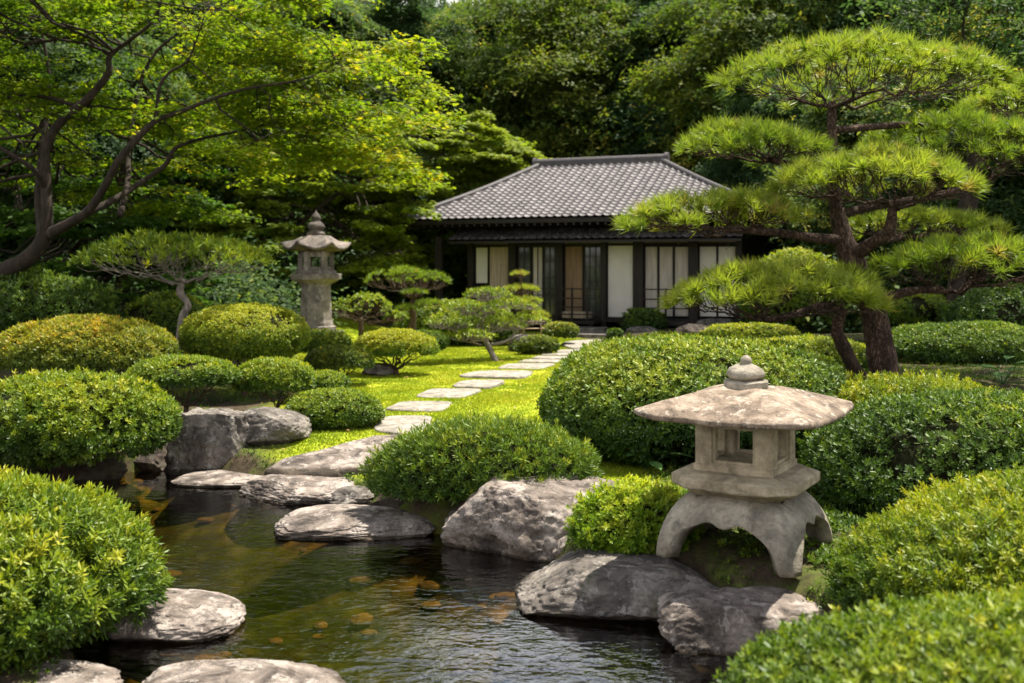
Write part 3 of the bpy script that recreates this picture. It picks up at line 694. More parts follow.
# lower pent roof over the veranda
pe = HZc(520, 240, -1.0); pu0, pu1 = HU(447, -1.0), LU+0.15
pent = MB(); pent.add([(pu0, -1.0, pe-0.02), (pu1, -1.0, pe-0.02), (pu1, 0.0, pe+0.34), (pu0, 0.0, pe+0.34), (pu0, -1.0, pe-0.08), (pu1, -1.0, pe-0.08), (pu1, 0.0, pe+0.22), (pu0, 0.0, pe+0.22)],
    [(0, 1, 2, 3), (4, 7, 6, 5), (0, 4, 5, 1), (1, 5, 6, 2), (2, 6, 7, 3), (3, 7, 4, 0)])
pr = pent.build('veranda_roof', M['darkwood'], house)
tile_slope('veranda_tiles', (pu0, -1.02, pe), (pu1, -1.02, pe), (pu1, 0.0, pe+0.37), (pu0, 0.0, pe+0.37), pr, seed=9)
mb = MB(); mb.box(HU(434, -1.0), HU(440, -1.0), -0.95, -0.8, ZG-0.1, pe+0.1); mb.build('corner_post', M['darkwood'], house)

# ================================================================== LANTERNS
def poly_r(th, n, rnd=0.0):
    a = 2*math.pi/n; m_ = (th % a)-a/2; r = math.cos(math.pi/n)/math.cos(m_)
    return r*(1-rnd)+rnd*(math.cos(math.pi/n)*0.5+0.5)
def loft(mb, prof, n=6, seg=6, rot=0.0, lift=None, round_=0.0, seed=0, rough=0.0):
    """prof = [(corner radius, z, roundness)]; lift(r, k) raises points; k=1 at corners"""
    m_ = n*seg; R = []
    for pr_ in prof:
        r, z = pr_[0], pr_[1]; rd = pr_[2] if len(pr_) > 2 else round_
        ring = []
        for j in range(m_):
            th = 2*math.pi*j/m_; a = 2*math.pi/n; k = abs(((th % a)-a/2)/(a/2))
            rr = r*poly_r(th, n, rd); zz = z+(lift(r, k) if lift else 0)
            ring.append((rr*math.cos(th+rot), rr*math.sin(th+rot), zz))
        R.append(np.array(ring))
    if rough:
        for i, r_ in enumerate(R):
            R[i] = r_*(1+rough*fbm(r_*6+seed, 3, seed))[:, None] if abs(r_).max() > 0 else r_
    mb.rings(R)
LP = onz(746, 549, 0.0); LD = LP[1]; PHI = math.radians(32)
kk = LD/5.6
lan = empty('snow_viewing_lantern', (LP[0], LD, 0.0), -PHI)
tag(lan, 'squat stone garden lantern with wide roof on curved legs beside the pond', 'stone lantern')
def box_ring(h, z, ch=0.0, n=10, wob_=0.0):
    """square ring of half width h with corners cut by ch"""
    c = h-ch; pts = []
    cs = [(-c, -h), (c, -h), (h, -c), (h, c), (c, h), (-c, h), (-h, c), (-h, -c)]
    out_ = []
    for i in range(8):
        p, q = np.array(cs[i]), np.array(cs[(i+1) % 8]); m_ = n if i % 2 == 0 else 3
        for t in range(m_): out_.append(p+(q-p)*t/m_)
    return np.array([(a, b, z) for a, b in out_])
# legs: a hollow curved skirt with four ogee openings
def legs():
    NT = 4*48; H = 0.345*kk; nv = 14; Vo = []; Vi = []; th0 = 0.0
    for j in range(NT):
        # s runs -1..1 along each side, denser near the opening edge
        side = j//48; s = -1+2*((j % 48)+0.0)/48
        ang = side*math.pi/2+math.atan(s)
        wv = 0.77; q = abs(s)/wv
        arch = 0.0
        if q < 1:
            arch = H*(0.60*(1-q**3.2)**0.55+0.05*math.exp(-(s/0.10)**2)*-1.0+0.035*math.exp(-((abs(s)-0.26)/0.12)**2))
        co, sn = math.cos(ang), math.sin(ang); p = 5.0
        rr = (abs(co)**p+abs(sn)**p)**(-1/p)
        for i in range(nv+1):
            z = arch+(H-arch)*i/nv; t = z/H
            # flared curve: narrow at the top, bulging then feet outwards
            hw = (0.235+0.175*(1-t**2.2)**0.70+0.010*(1-t))*kk
            corner = 1+0.04*(abs(s)**4)*(1-t)
            Vo.append((co*rr*hw*corner, sn*rr*hw*corner, z))
            th_ = 0.075*kk
            Vi.append((co*rr*(hw-th_)*corner, sn*rr*(hw-th_)*corner, min(z, H-0.05) if i > 0 else z))
    Vo, Vi = np.array(Vo), np.array(Vi); k = nv+1; n = len(Vo); F = []
    for j in range(NT):
        a, b = j*k, ((j+1) % NT)*k
        for i in range(nv):
            F.append((a+i, b+i, b+i+1, a+i+1)); F.append((n+a+i+1, n+b+i+1, n+b+i, n+a+i))
        F.append((a, n+a, n+b, b))
    F.append(tuple(j*k+nv for j in range(NT))); F.append(tuple(n+j*k+nv for j in range(NT-1, -1, -1)))
    V = np.concatenate([Vo, Vi]); V = V+0.004*fbm(V*14, 3, 4)[:, None]
    return V, F
v, f = legs(); mesh_obj('legs', v, f, M['lantern_leg'], lan, True)
def zz(py, dd=0.0): return CAMZ-(py-HZ)/FPX*(LD-dd)
def sq_part(name, prof, mat, ch=0.0, rough=0.012, n=10, smooth=False):
    mb = MB(); mb.rings([box_ring(h*kk, z, c_*kk, n) for h, z, c_ in prof]); V = np.concatenate(mb.V)
    V = V+(rough*fbm(V*8+3, 3, 8))[:, None]*0.5
    return mesh_obj(name, V, mb.F, M[mat], lan, smooth)
zb0 = 0.345*kk
sq_part('platform', [(0.22, zb0-0.04, 0.05), (0.262, zb0-0.008, 0.07), (0.315, zb0+0.030, 0.10), (0.345, zb0+0.034, 0.12), (0.352, zb0+0.044, 0.12), (0.352, zb0+0.088, 0.12), (0.340, zb0+0.098, 0.12), (0.285, zb0+0.120, 0.09), (0.22, zb0+0.122, 0.06)], 'lantern')
# fire box: frame with four square windows
zb1 = zb0+0.120; FBH = 0.292*kk; hb = 0.218*kk
fb = MB()
fb.rings([box_ring(hb*1.03, zb1-0.01, 0.0), box_ring(hb*1.03, zb1+0.035, 0.0), box_ring(hb, zb1+0.038, 0.0), box_ring(hb*0.97, zb1+0.045, 0)])
fb.rings([box_ring(hb*1.0, zb1+FBH-0.035, 0.0), box_ring(hb*1.02, zb1+FBH-0.03, 0.0), box_ring(hb*1.02, zb1+FBH+0.03, 0.0)])
for sx_ in (-1, 1):
    for sy_ in (-1, 1):
        cx_, cy_ = sx_*(hb-0.049*kk), sy_*(hb-0.049*kk); q = 0.047*kk
        fb.rings([np.array([(cx_-q, cy_-q, z_), (cx_+q, cy_-q, z_), (cx_+q, cy_+q, z_), (cx_-q, cy_+q, z_)]) for z_ in (zb1+0.04, zb1+FBH-0.032)])
# recessed inner frame of every window
for rz_ in range(4):
    c_, s_ = math.cos(rz_*math.pi/2), math.sin(rz_*math.pi/2); iw = hb-0.096*kk
    for (x0, x1, z0, z1) in ((-iw, iw, zb1+0.044, zb1+0.062), (-iw, iw, zb1+FBH-0.058, zb1+FBH-0.034), (-iw-0.004, -iw+0.016, zb1+0.061, zb1+FBH-0.057), (iw-0.016, iw+0.004, zb1+0.061, zb1+FBH-0.057)):
        V_ = [(x, y, z) for x in (x0, x1) for y in (-hb+0.018, -hb+0.055) for z in (z0, z1)]
        fb.add([(x*c_-y*s_, x*s_+y*c_, z) for x, y, z in V_], [(0, 1, 3, 2), (4, 6, 7, 5), (0, 4, 5, 1), (2, 3, 7, 6), (0, 2, 6, 4), (1, 5, 7, 3)])
V = np.concatenate(fb.V); mesh_obj('fire_box', V+(0.005*fbm(V*7, 2, 4))[:, None]*0.6, fb.F, M['lantern'], lan)
# wide roof, gently domed with soft hips
zr = zb1+FBH+0.004; RA = 0.492*kk
def roofsurf():
    n = 4*28; R = []
    prof = [(0.45, 0.022), (0.93, 0.0), (0.985, 0.0), (1.0, 0.006), (1.0, 0.024), (0.988, 0.032), (0.90, 0.050), (0.78, 0.074), (0.64, 0.100), (0.48, 0.126), (0.34, 0.145), (0.23, 0.154), (0.14, 0.156)]
    for (r, z) in prof:
        ring = []
        for j in range(n):
            ang = 2*math.pi*j/n+math.pi/4*0; c_, s_ = math.cos(ang), math.sin(ang)
            p = 2+16*r**0.8; rr = (abs(c_)**p+abs(s_)**p)**(-1/p)
            k = abs(math.tan(((ang+math.pi/4) % (math.pi/2))-math.pi/4))
            ring.append((c_*rr*RA*r, s_*rr*RA*r, z*kk*1.02+(0.020*k**3-0.006*(1-k**2))*r**2-0.020*(1-k)*r*(1-r)*2))
        R.append(np.array(ring))
    return R
mb = MB(); mb.rings(roofsurf()); V = np.concatenate(mb.V); nn = fbm(V*6+1, 4, 12)
V[:, 2] += 0.008*nn; V[:, :2] *= (1+0.012*fbm(V*9, 3, 5))[:, None]; V[:, 2] += zr
mesh_obj('roof', V, mb.F, M['lantern_roof'], lan, True)
zq = zr+0.152*kk
mb = MB(); loft(mb, [(0.085*kk, zq-0.01), (0.120*kk, zq), (0.124*kk, zq+0.006), (0.124*kk, zq+0.036), (0.118*kk, zq+0.042), (0.07*kk, zq+0.044)], 12, 3, 0, None, 0.9, 3, 0.02)
mb.build('finial_base', M['lantern_leg'], lan, False)
mb = MB(); loft(mb, [(0.06*kk, zq+0.040), (0.085*kk, zq+0.046), (0.107*kk, zq+0.066), (0.108*kk, zq+0.082), (0.095*kk, zq+0.104), (0.06*kk, zq+0.122), (0.030*kk, zq+0.130), (0.030*kk, zq+0.136), (0.034*kk, zq+0.146), (0.026*kk, zq+0.162), (0.010*kk, zq+0.174), (0.002, zq+0.176)], 12, 3, 0, None, 1.0, 3, 0.02)
mb.build('finial', M['lantern_leg'], lan, True)

# tall pedestal lantern
PD = 17.6; PX = (316-512)/FPX*PD; PG = tz(PX, PD)
ped = empty('pedestal_lantern', (PX, PD, PG), math.radians(8)); tag(ped, 'tall pedestal stone lantern with upturned roof corners and onion finial behind the clipped shrubs', 'stone lantern')
pz = lambda py: CAMZ-(py-HZ)/FPX*PD-PG
ur = PD/FPX
def pp(name, prof, mat, n=6, seg=6, lift=None, rd=0.0, smooth=False, rot=0.0):
    mb = MB(); loft(mb, [(a*ur, pz(b)) if len(q) == 2 else (a*ur, pz(b), q[2]) for q in prof for a, b in [q[:2]]], n, seg, rot, lift, rd, 5, 0.015); return mb.build(name, M[mat], ped, smooth)
pp('base', [(28, 337), (28, 331), (26, 330.5), (20, 330), (20, 326.5), (18, 325.5)], 'old_lantern')
pp('pedestal', [(18, 326), (17.5, 323), (16.2, 320), (15.2, 300), (14.6, 287), (15, 286.5), (15, 284)], 'old_lantern', rd=0.3)
pp('platform', [(15, 285), (17, 283), (25, 279), (25.5, 274.5), (25, 274), (20, 273.5), (20, 270.5), (18, 270)], 'old_lantern')
mb = MB(); z0, z1 = pz(270.5), pz(251.5)
for i in range(6):
    a = i*math.pi/3; r = 15.6*ur; q = 3.3*ur; c_ = np.array([math.cos(a)*r, math.sin(a)*r])
    ring = [c_+q*np.array([math.cos(a+b), math.sin(a+b)]) for b in (0.9, 2.4, 3.9, 5.4)]
    mb.rings([np.array([(p[0], p[1], z) for p in ring]) for z in (z0, z1)])
for zr0, zr1 in ((z0, z0+3.6*ur), (z1-5.5*ur, z1)):
    loft(mb, [(16.6*ur, zr0), (16.6*ur, zr1)], 6, 1)
mb.build('fire_box', M['old_lantern'], ped)
lf = lambda r, k: 5.6*ur*k**2.2*min(1, (r/(33*ur)))**2.5
pp('roof', [(16, 252), (32, 250.5), (34.5, 250), (34.5, 248), (29, 245.5), (23, 243), (18, 239.5), (14, 236.8), (10, 236)], 'old_lantern_roof', lift=lf, smooth=True)
pp('finial', [(6, 237), (9.5, 236), (9.8, 233.5), (7, 231.6), (5.5, 231), (8.2, 229), (9.2, 226.5), (8, 224), (5, 221.6), (3.8, 221), (5, 219), (4.6, 216.5), (2.2, 214.3), (0.8, 212), (0.1, 210.5)], 'old_lantern_roof', 8, 2, None, 1.0, True)

# ================================================================== STEPPING STONES
def slab(label, pts, z0, th, name='stepping_stone', cat='stepping stone', group='stepping stones across the lawn', mat='slab', seed=1, sub=5, tilt=None):
    rng = np.random.default_rng(seed); P = []
    for px, py in pts:
        P.append(onz(px, py, z0+th+(np.interp(py, tilt[0], tilt[1]) if tilt else 0))[:2])
    P = np.array(P)
    if len(P) < 9:   # round the outline a little and roughen it
        for _ in range(2):
            Q = []
            for i in range(len(P)):
                a, b = P[i], P[(i+1) % len(P)]; Q += [a*0.86+b*0.14, a*0.14+b*0.86]
            P = np.array(Q)
    Q = []
    for i in range(len(P)):
        a, b = P[i], P[(i+1) % len(P)]
        for t in range(3): Q.append(a+(b-a)*t/3)
    P = np.array(Q); c = P.mean(0); rel = P-c
    if np.sum(rel[:, 0]*np.roll(rel[:, 1], -1)-np.roll(rel[:, 0], -1)*rel[:, 1]) < 0: rel = rel[::-1]
    n3 = np.stack([rel[:, 0]*3, rel[:, 1]*3, rel[:, 0]*0+seed], 1); rel = rel*(1+0.07*fbm(n3*1.6, 4, seed))[:, None]
    R = []
    for k, z in ((1.03, -0.12), (1.03, th*0.4), (1.015, th*0.8), (0.985, th*0.97), (0.93, th), (0.75, th), (0.5, th), (0.25, th)):
        q = rel*k; zz_ = z+0.010*fbm(np.stack([q[:, 0]*3, q[:, 1]*3, q[:, 0]*0+seed], 1), 4, seed)*(k < 1.02)
        if tilt: zz_ = zz_+np.interp(q[:, 1]+c[1], [onz(0, tilt[0][1], z0+th+tilt[1][1])[1], onz(0, tilt[0][0], z0+th+tilt[1][0])[1]], [tilt[1][1], tilt[1][0]])
        R.append(np.column_stack([q, zz_]))
    mb = MB(); mb.rings(R); V = np.concatenate(mb.V)
    o = mesh_obj(name, V, mb.F, M[mat], None, True, None, (c[0], c[1], z0)); tag(o, label, cat, group); return o
ST = [
 ([(384, 408.5), (402, 401), (454, 401), (441, 410)], 'second stepping stone from the pond, a wide pale slab just past the first'),
 ([(372, 428), (384, 415.5), (432, 415.5), (430, 427.5), (408, 433)], 'nearest pale stepping stone, its left end under the small green shrub'),
 ([(413, 396), (431, 388.5), (483, 388.3), (462, 397)], 'third stepping stone from the pond, beside the worn patch of lawn'),
 ([(450, 385.5), (463, 380), (507, 379), (489, 386.5)], 'fourth stepping stone from the pond, smaller than the one behind it'),
 ([(456, 375.5), (477, 370.5), (535, 370.2), (523, 376.5)], 'fifth stepping stone from the pond, longest strip of the path'),
 ([(495, 367.5), (510, 363.3), (556, 362.8), (542, 368.3)], 'sixth stepping stone from the pond, level with the crooked low pine'),
 ([(516, 361.5), (526, 359), (561, 358.8), (556, 362)], 'seventh stepping stone from the pond, past the crooked low pine'),
 ([(530, 357.8), (538, 355.6), (569, 355.4), (564, 358.4)], 'eighth stepping stone from the pond, just above the clipped dome'),
 ([(540, 354.4), (547, 352.5), (573, 352.3), (569, 354.9)], 'ninth stepping stone from the pond, beside the brown low shrub'),
 ([(555, 351.5), (561, 349.2), (582, 349), (579, 351.6)], 'farthest stepping stone, right before the paved strip at the house'),
]
for i, (p, l) in enumerate(ST): slab(l, p, 0.0, 0.03, seed=i+3)
slab('paved stone strip at the far end of the path below the house steps', [(572, 347.5), (560, 343), (577, 339.5), (612, 339.5), (606, 347.5)], 0.0, 0.05, 'paving_slab', 'paving slab', None, seed=31)
slab('large flat grey slab where the path meets the pond', [(266, 468), (282, 457), (318, 449), (352, 440), (374, 435), (400, 434), (396, 445), (372, 456), (362, 466), (320, 474), (290, 474)], -0.13, 0.13, 'path_slab', 'stone slab', None, 'rock_pink', 41, tilt=([434, 474], [0.03, -0.13]))
# step stones at the veranda
for i, (a, b, y0, y1, h, l) in enumerate(((553, 603, -1.75, -1.15, 0.20, 'upper dark stone step under the veranda rail'), (540, 606, -2.5, -1.80, 0.10, 'lower dark stone step in front of the house'))):
    mb = MB(); u0, u1 = HU(a, y0), HU(b, y0); cu, cv = (u0+u1)/2, (y0+y1)/2
    mb.cbox((0, 0, h/2-0.05), ((u1-u0)/2, (y1-y0)/2, h/2+0.05), 0.2)
    o = mb.build('step_stone', M['rock_gray'], None); q = HO+dU*cu+dV*cv; o.location = (q[0], q[1], 0.0); o.rotation_euler = (0, 0, -TH); tag(o, l, 'stone step')

# ================================================================== ROCKS
WZ = WATER_Z
rock('big angular pond rock with high left shoulder below the low centre shrub', 440, 645, 472, 562, WZ, 0.90, 'rock_pink', 11, 4.6, [0.9, 0.98, 1.0, 0.97, 0.95, 0.93, 0.9, 0.85], 0.10, 3, 6, strata=0.02, planes=((-0.62, -0.62, 0.35, 0.78), (-0.15, -1, 0.25, 0.80), (0.25, -0.75, 0.85, 0.86), (-0.9, 0, 0.55, 0.93), (0.05, -0.1, 1, 0.86), (0.7, -0.6, 0.2, 0.95)))
rock('small cracked rock leaning on the right foot of the big angular pond rock', 541, 622, 520, 563, WZ, 0.45, 'rock_pink', 12, 2.8, [0.7, 1, 0.9, 0.7], 0.12, 8, 5)
rock('broad flat ledge rock under the left foot of the squat lantern', 514, 742, 546, 624, WZ, 0.98, 'rock_gray', 14, 4.0, [0.88, 1.0, 1.0, 1.0, 1.0], 0.07, 3, 6, strata=0.02, planes=((0, -0.05, 1, 0.84), (-0.3, -0.9, 0.35, 0.86), (-0.9, -0.3, 0.5, 0.9), (0.2, -0.8, 0.75, 0.93)))
rock('broad flat ledge rock in front of the squat lantern, with sunlit top', 656, 862, 583, 656, WZ, 0.62, 'rock_pink', 15, 4.0, [0.93, 1.0, 1.0, 0.95, 0.88], 0.07, 3, 6, strata=0.02, planes=((0, -0.08, 1, 0.82), (-0.35, -0.9, 0.3, 0.85), (0.3, -0.9, 0.4, 0.9), (0.1, -0.75, 0.8, 0.95)))
rock('long flat pond stone below the low centre shrub', 275, 440, 506, 541, WZ, 0.80, 'rock_pink', 16, 3.4, [0.85, 1.0, 1, 0.95, 0.9], 0.09, 6, 6, dprof=[0.7, 1, 1, 1])
rock('pale flat pond stone left of the cracked small one', 238, 366, 472, 504, WZ, 0.80, 'rock_pink', 17, 3.0, [0.85, 1.0, 1, 0.9, 0.8], 0.08, 5, 6, dprof=[0.75, 1, 1, 1])
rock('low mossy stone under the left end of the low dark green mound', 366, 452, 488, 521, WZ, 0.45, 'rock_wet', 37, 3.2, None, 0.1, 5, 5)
rock('small cracked wedge stone tucked between two pale pond stones', 318, 378, 484, 506, WZ, 0.35, 'rock_gray', 18, 2.8, [0.5, 0.9, 1, 0.9], 0.13, 8, 5)
rock('thin low slab at the water behind the pale pond stone', 176, 300, 474, 487, WZ, 0.70, 'rock_pink', 19, 3.4, [0.7, 1, 1, 1], 0.06, 4, 5)
rock('tall dark squarish boulder at the left shore', 172, 262, 405, 471, WZ+0.03, 0.75, 'rock_gray', 20, 5.0, [0.95, 1.0, 1.0, 0.97, 0.90], 0.10, 4, 6, planes=((0.1, -1, 0.12, 0.84), (0.8, -0.6, 0.1, 0.93), (0, 0, 1, 0.9)))
rock('broad rounded boulder behind the tall squarish one', 228, 310, 405, 443, -0.02, 0.70, 'rock_gray', 21, 3.2, [0.95, 1.0, 0.98, 0.9, 0.8], 0.07, 5, 6)
rock('rounded boulder standing in the pond beside the near left shrub', 95, 245, 588, 643, WZ, 0.62, 'rock_pink', 22, 2.5, [1.0, 1.0, 1.0, 0.95, 0.85], 0.06, 4, 6)
rock('wide warm grey rock at the bottom edge, right of the small gap', 122, 345, 664, 726, WZ, 0.60, 'rock_pink', 23, 3.0, [0.86, 1.0, 1.0, 0.96, 0.85], 0.07, 5, 6)
rock('warm grey rock in the bottom left corner of the view', -80, 114, 662, 726, WZ, 0.60, 'rock_pink', 24, 3.0, [1, 1.0, 1.0, 0.92, 0.8], 0.07, 5, 6)
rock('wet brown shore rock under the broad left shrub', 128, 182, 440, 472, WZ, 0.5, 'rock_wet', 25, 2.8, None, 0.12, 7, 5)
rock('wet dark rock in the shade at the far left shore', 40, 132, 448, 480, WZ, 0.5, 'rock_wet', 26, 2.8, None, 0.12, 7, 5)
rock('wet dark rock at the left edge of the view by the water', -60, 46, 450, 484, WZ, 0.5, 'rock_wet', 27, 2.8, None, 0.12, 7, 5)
rock('low dark rock on the lawn beside the umbrella shaped shrub', 362, 396, 362, 376, 0.0, 0.5, 'rock_gray', 28, 2.6, None, 0.1, 6, 5)
rock('pale grey rock behind the small shrub at the umbrella pine trunk', 395, 432, 327, 338, 0.12, 0.6, 'rock_gray', 29, 2.6, None, 0.1, 6, 5)
rock('brown mound rock beside the far end of the path', 508, 548, 333, 352, 0.0, 0.6, 'rock_gray', 30, 2.4, None, 0.1, 6, 5)
rock('long grey stone under the dark bush at the white panel', 622, 668, 326, 339, 0.0, 0.7, 'rock_gray', 31, 3.0, None, 0.08, 6, 5)
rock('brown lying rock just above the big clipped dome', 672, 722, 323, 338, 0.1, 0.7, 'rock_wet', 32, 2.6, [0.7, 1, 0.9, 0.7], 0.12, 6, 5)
rock('blue grey rock peeping out behind the lower pine bough', 694, 742, 318, 334, 0.1, 0.7, 'rock_gray', 33, 2.8, None, 0.1, 6, 5)
rock('grey rock in the shade at the right edge behind the layered shrub', 996, 1040, 322, 342, 0.4, 0.6, 'rock_gray', 34, 2.8, None, 0.1, 6, 5)
rock('dark rock beside the pedestal lantern, half hidden by the round yellow shrub', 272, 302, 299, 320, 0.45, 0.7, 'rock_gray', 35, 2.4, [0.5, 0.8, 1, 0.9], 0.15, 6, 5)
rng = np.random.default_rng(77)
for i, (px, py, s, l) in enumerate(((650, 640, .10, 'small pebble under water near the sunlit ledge rock'), (470, 590, .11, 'round cobble under the water below the big angular rock'))):
    pass
# cobbles lying on the pond bed: one mass of river stones
PV = []; PF = []; n_ = 0; V3, F3 = ICO[3]
cnt = 0
while cnt < 260:
    x, y = rng.uniform(-4.5, 2.2), rng.uniform(4.0, 9.4)
    s_ = pond_sd(np.array([x]), np.array([y]))[0]
    if s_ > -0.02 or rng.random() > math.exp(s_/0.5): continue
    r = rng.uniform(0.03, 0.085); q = V3*np.array([r*rng.uniform(.8, 1.5), r, r*0.45])*(1+0.2*fbm(V3*1.5+cnt, 2, cnt))[:, None]
    z = min(tz(x, y)+0.01, WATER_Z-0.5*r-0.03); PV.append(q+np.array([x, y, z])); PF.append(F3+n_); n_ += len(V3); cnt += 1
M['cobble'] = stonemat('bed_cobble', (0.08, 0.045, 0.02), (0.20, 0.12, 0.05), (0.30, 0.20, 0.10), (0.2, 0.15, 0.07), 0.4, 1.2, 0.4)
tag(mesh_obj('bed_cobbles', np.concatenate(PV), np.concatenate(PF), M['cobble'], None, True), kind='stuff')

# ================================================================== GRASS
def blades(name, n, x0, x1, y0, y1, maskf, hgt, mat, seed, tint=(0.5, 0.2)):
    rng = np.random.default_rng(seed); x = rng.uniform(x0, x1, n); y = y0+(y1-y0)*rng.random(n)**1.5
    k = rng.random(n) < maskf(x, y); x, y = x[k], y[k]; z = terrain(x, y); n = len(x)
    a = rng.uniform(0, 6.283, n); h = hgt*rng.uniform(0.5, 1.3, n); wd = 0.0022*y**0.6
    lean = rng.normal(0, 0.45, (n, 2))*h[:, None]
    P = np.stack([x, y, z-0.005], 1); s = np.stack([np.cos(a), np.sin(a), a*0], 1)*wd[:, None]
    V = np.stack([P-s, P+s, P+np.column_stack([lean, h])], 1).reshape(-1, 3); F = np.arange(n*3).reshape(-1, 3)
    t = np.clip(tint[0]+tint[1]*fbm(np.stack([x*1.1, y*1.1, x*0], 1), 3, 2)*2.6+0.5*tint[1]*fbm(np.stack([x*5, y*5, x*0], 1), 3, 4)+rng.normal(0, 0.15, n), 0, 1)
    o = mesh_obj(name, V, F, mat, None, False, {'tint': ('FACE', t)}); tag(o, kind='stuff'); return o
def ground_cover(seed, n, x0, x1, y0, y1, maskf, leaf, mat, name, tint):
    rng = np.random.default_rng(seed); x = rng.uniform(x0, x1, n); y = rng.uniform(y0, y1, n); k = rng.random(n) < maskf(x, y); x, y = x[k], y[k]; z = terrain(x, y)
    P = np.stack([x, y, z+rng.uniform(0, leaf*1.2, len(x))], 1); d = rng.normal(0, 0.35, P.shape)+np.array([0, 0, 1])
    o = leafcloud(name, [scatter(TP_M, P, d, leaf*rng.uniform(0.5, 1.2, len(x)), rng, tint+rng.normal(0, 0.15, len(x)))], M[mat]); tag(o, kind='stuff')
fb_ = lambda x, y, f, s_: fbm(np.stack([x*f, y*f, x*0], 1), 3, s_)
ground_cover(3, 90000, -5, 4.2, 4.0, 11, lambda x, y: (1-lawnmask(x, y))*(pond_sd(x, y) > -0.03)*np.exp(-np.maximum(pond_sd(x, y)-0.5, 0)/0.8)*ss((fb_(x, y, 2.4, 33)+0.12)/0.3), 0.026, 'azalea', 'bank_ground_cover', 0.42)
ground_cover(8, 9000, 0.7, 2.7, 5.3, 7.2, lambda x, y: (pond_sd(x, y) > 0.1)*ss((fb_(x, y, 3.5, 35)+0.05)/0.25)*np.where(np.hypot(x-LP[0], y-LP[1]) < 0.4, 0.25, 1), 0.034, 'azalea_dark', 'lantern_ground_cover', 0.6)
def litter(seed, n):
    rng = np.random.default_rng(seed); x = rng.uniform(-5, 4, n); y = rng.uniform(4.5, 20, n); k = pond_sd(x, y) > 0.1; x, y = x[k], y[k]
    P = np.stack([x, y, terrain(x, y)+0.034], 1); a = rng.uniform(0, 6.28, len(x)); d = rng.normal(0, 0.25, P.shape)+np.array([0, 0, 1])
    tag(leafcloud('fallen_leaves', [scatter(TP_MAPLE, P, d, rng.uniform(0.018, 0.035, len(x)), rng, rng.random(len(x)))], M['dry']), kind='stuff')
litter(4, 900)
blades('lawn_grass', 420000, -5.5, 2.6, 7.0, 25, lambda x, y: lawnmask(x, y)*np.where(fbm(np.stack([x*2.2, y*2.2, x*0], 1), 4, 12) > -0.28, 0.95, 0.25), 0.023, M['grass'], 5)
blades('moss_tufts', 160000, -6.5, 6.5, 4.2, 16, lambda x, y: (1-lawnmask(x, y))*(pond_sd(x, y) > 0.0)*np.where((x > 0.3) & (y < 6.6), 0.35, 1)*(fbm(np.stack([x*1.6, y*1.6, x*0], 1), 3, 8) > -0.1)*0.9, 0.035, M['azalea'], 6, (0.35, 0.3))

# ================================================================== CLIPPED SHRUBS
GR = 'clipped azalea shrubs'
shrub('near left leafy shrub with bright narrow shoots over the pond, lower left corner', -380, 152, 478, 656, 4.95, 'azalea', TP_L, 0.042, 1.2, 0.8, 0.40, 1.9, 0.08, 2.0, 0.56, 0.28, 0.35, True, 9, 1, 0.6, 0.12, trunk=0.018, core=0.66, shell=0.22, layers=2.6, group=GR)
shrub('softly blurred nearest shrub rising out of the bottom right corner', 705, 1580, 634, 910, 2.75, 'azalea', TP_W, 0.028, 1.0, 0.7, 0.5, 2.3, 0.03, 2.0, 0.36, 0.28, 0.35, True, 6, 2, 0.7, 0.05, trunk=0.02, group=GR)
shrub('large shrub with pale pointed shoots right of the squat lantern', 852, 1500, 478, 665, 4.5, 'azalea', TP_L, 0.030, 1.2, 0.75, 0.35, 1.95, 0.05, 2.0, 0.50, 0.32, 0.35, True, 8, 3, 0.7, 0.14, trunk=0.02, layers=2.6, shell=0.15, group=GR)
shrub('dark green broad shrub behind the pale pointed one at the right edge', 808, 1160, 394, 520, 6.9, 'azalea_dark', TP_W, 0.036, 1.2, 0.7, 0.35, 2.3, 0.06, 2.2, 0.45, 0.30, 0.3, True, 8, 4, 0.6, 0.04, group=GR)
shrub('loose yellow tipped shrub in front of the pine trunk', 795, 1010, 378, 440, 8.3, 'azalea', TP_L, 0.036, 0.9, 0.55, 0.35, 2.2, 0.12, 2.6, 0.60, 0.30, 0.3, True, 8, 5, 0.6, 0.15, shell=0.25, group=GR)
shrub('big glossy clipped dome behind the squat lantern', 541, 852, 335, 462, 8.9, 'azalea_dark', TP_M, 0.037, 1.35, 0.85, 0.42, 2.5, 0.05, 2.4, 0.50, 0.55, 0.30, True, 8, 6, 0.4, 0.0, layers=2.6, group=GR)
shrub('low dark green mound of narrow leaves on the near side of the lawn', 362, 608, 419, 503, 7.35, 'azalea_dark', TP_N, 0.046, 1.25, 0.5, 0.25, 2.0, 0.05, 2.2, 0.66, 0.25, 0.25, True, 8, 7, 0.7, 0.04, layers=3.2, group=GR)
shrub('small lime yellow shrub between the big angular rock and the squat lantern', 570, 704, 484, 553, 6.1, 'lime', TP_W, 0.034, 1.1, 0.75, 0.35, 2.1, 0.10, 2.2, 0.45, 0.35, 0.3, True, 7, 8, 0.6, 0.12, shell=0.22, layers=2.6, group=GR)
shrub('broad leafy shrub overhanging the left shore', -48, 176, 374, 462, 8.6, 'azalea', TP_W, 0.042, 1.1, 0.8, 0.42, 2.3, 0.08, 2.2, 0.48, 0.32, 0.3, True, 9, 9, 0.5, 0.05, layers=2.6, group=GR)
shrub('flat topped dome with orange tinted leaf tips at the left edge', -6, 176, 316, 385, 11.4, 'azalea_orange', TP_M, 0.038, 1.2, 0.8, 0.42, 2.25, 0.04, 2.0, 0.42, 0.42, 0.3, True, 9, 10, 0.4, 0.0, open_=True, core=0.80, layers=2.6, group=GR)
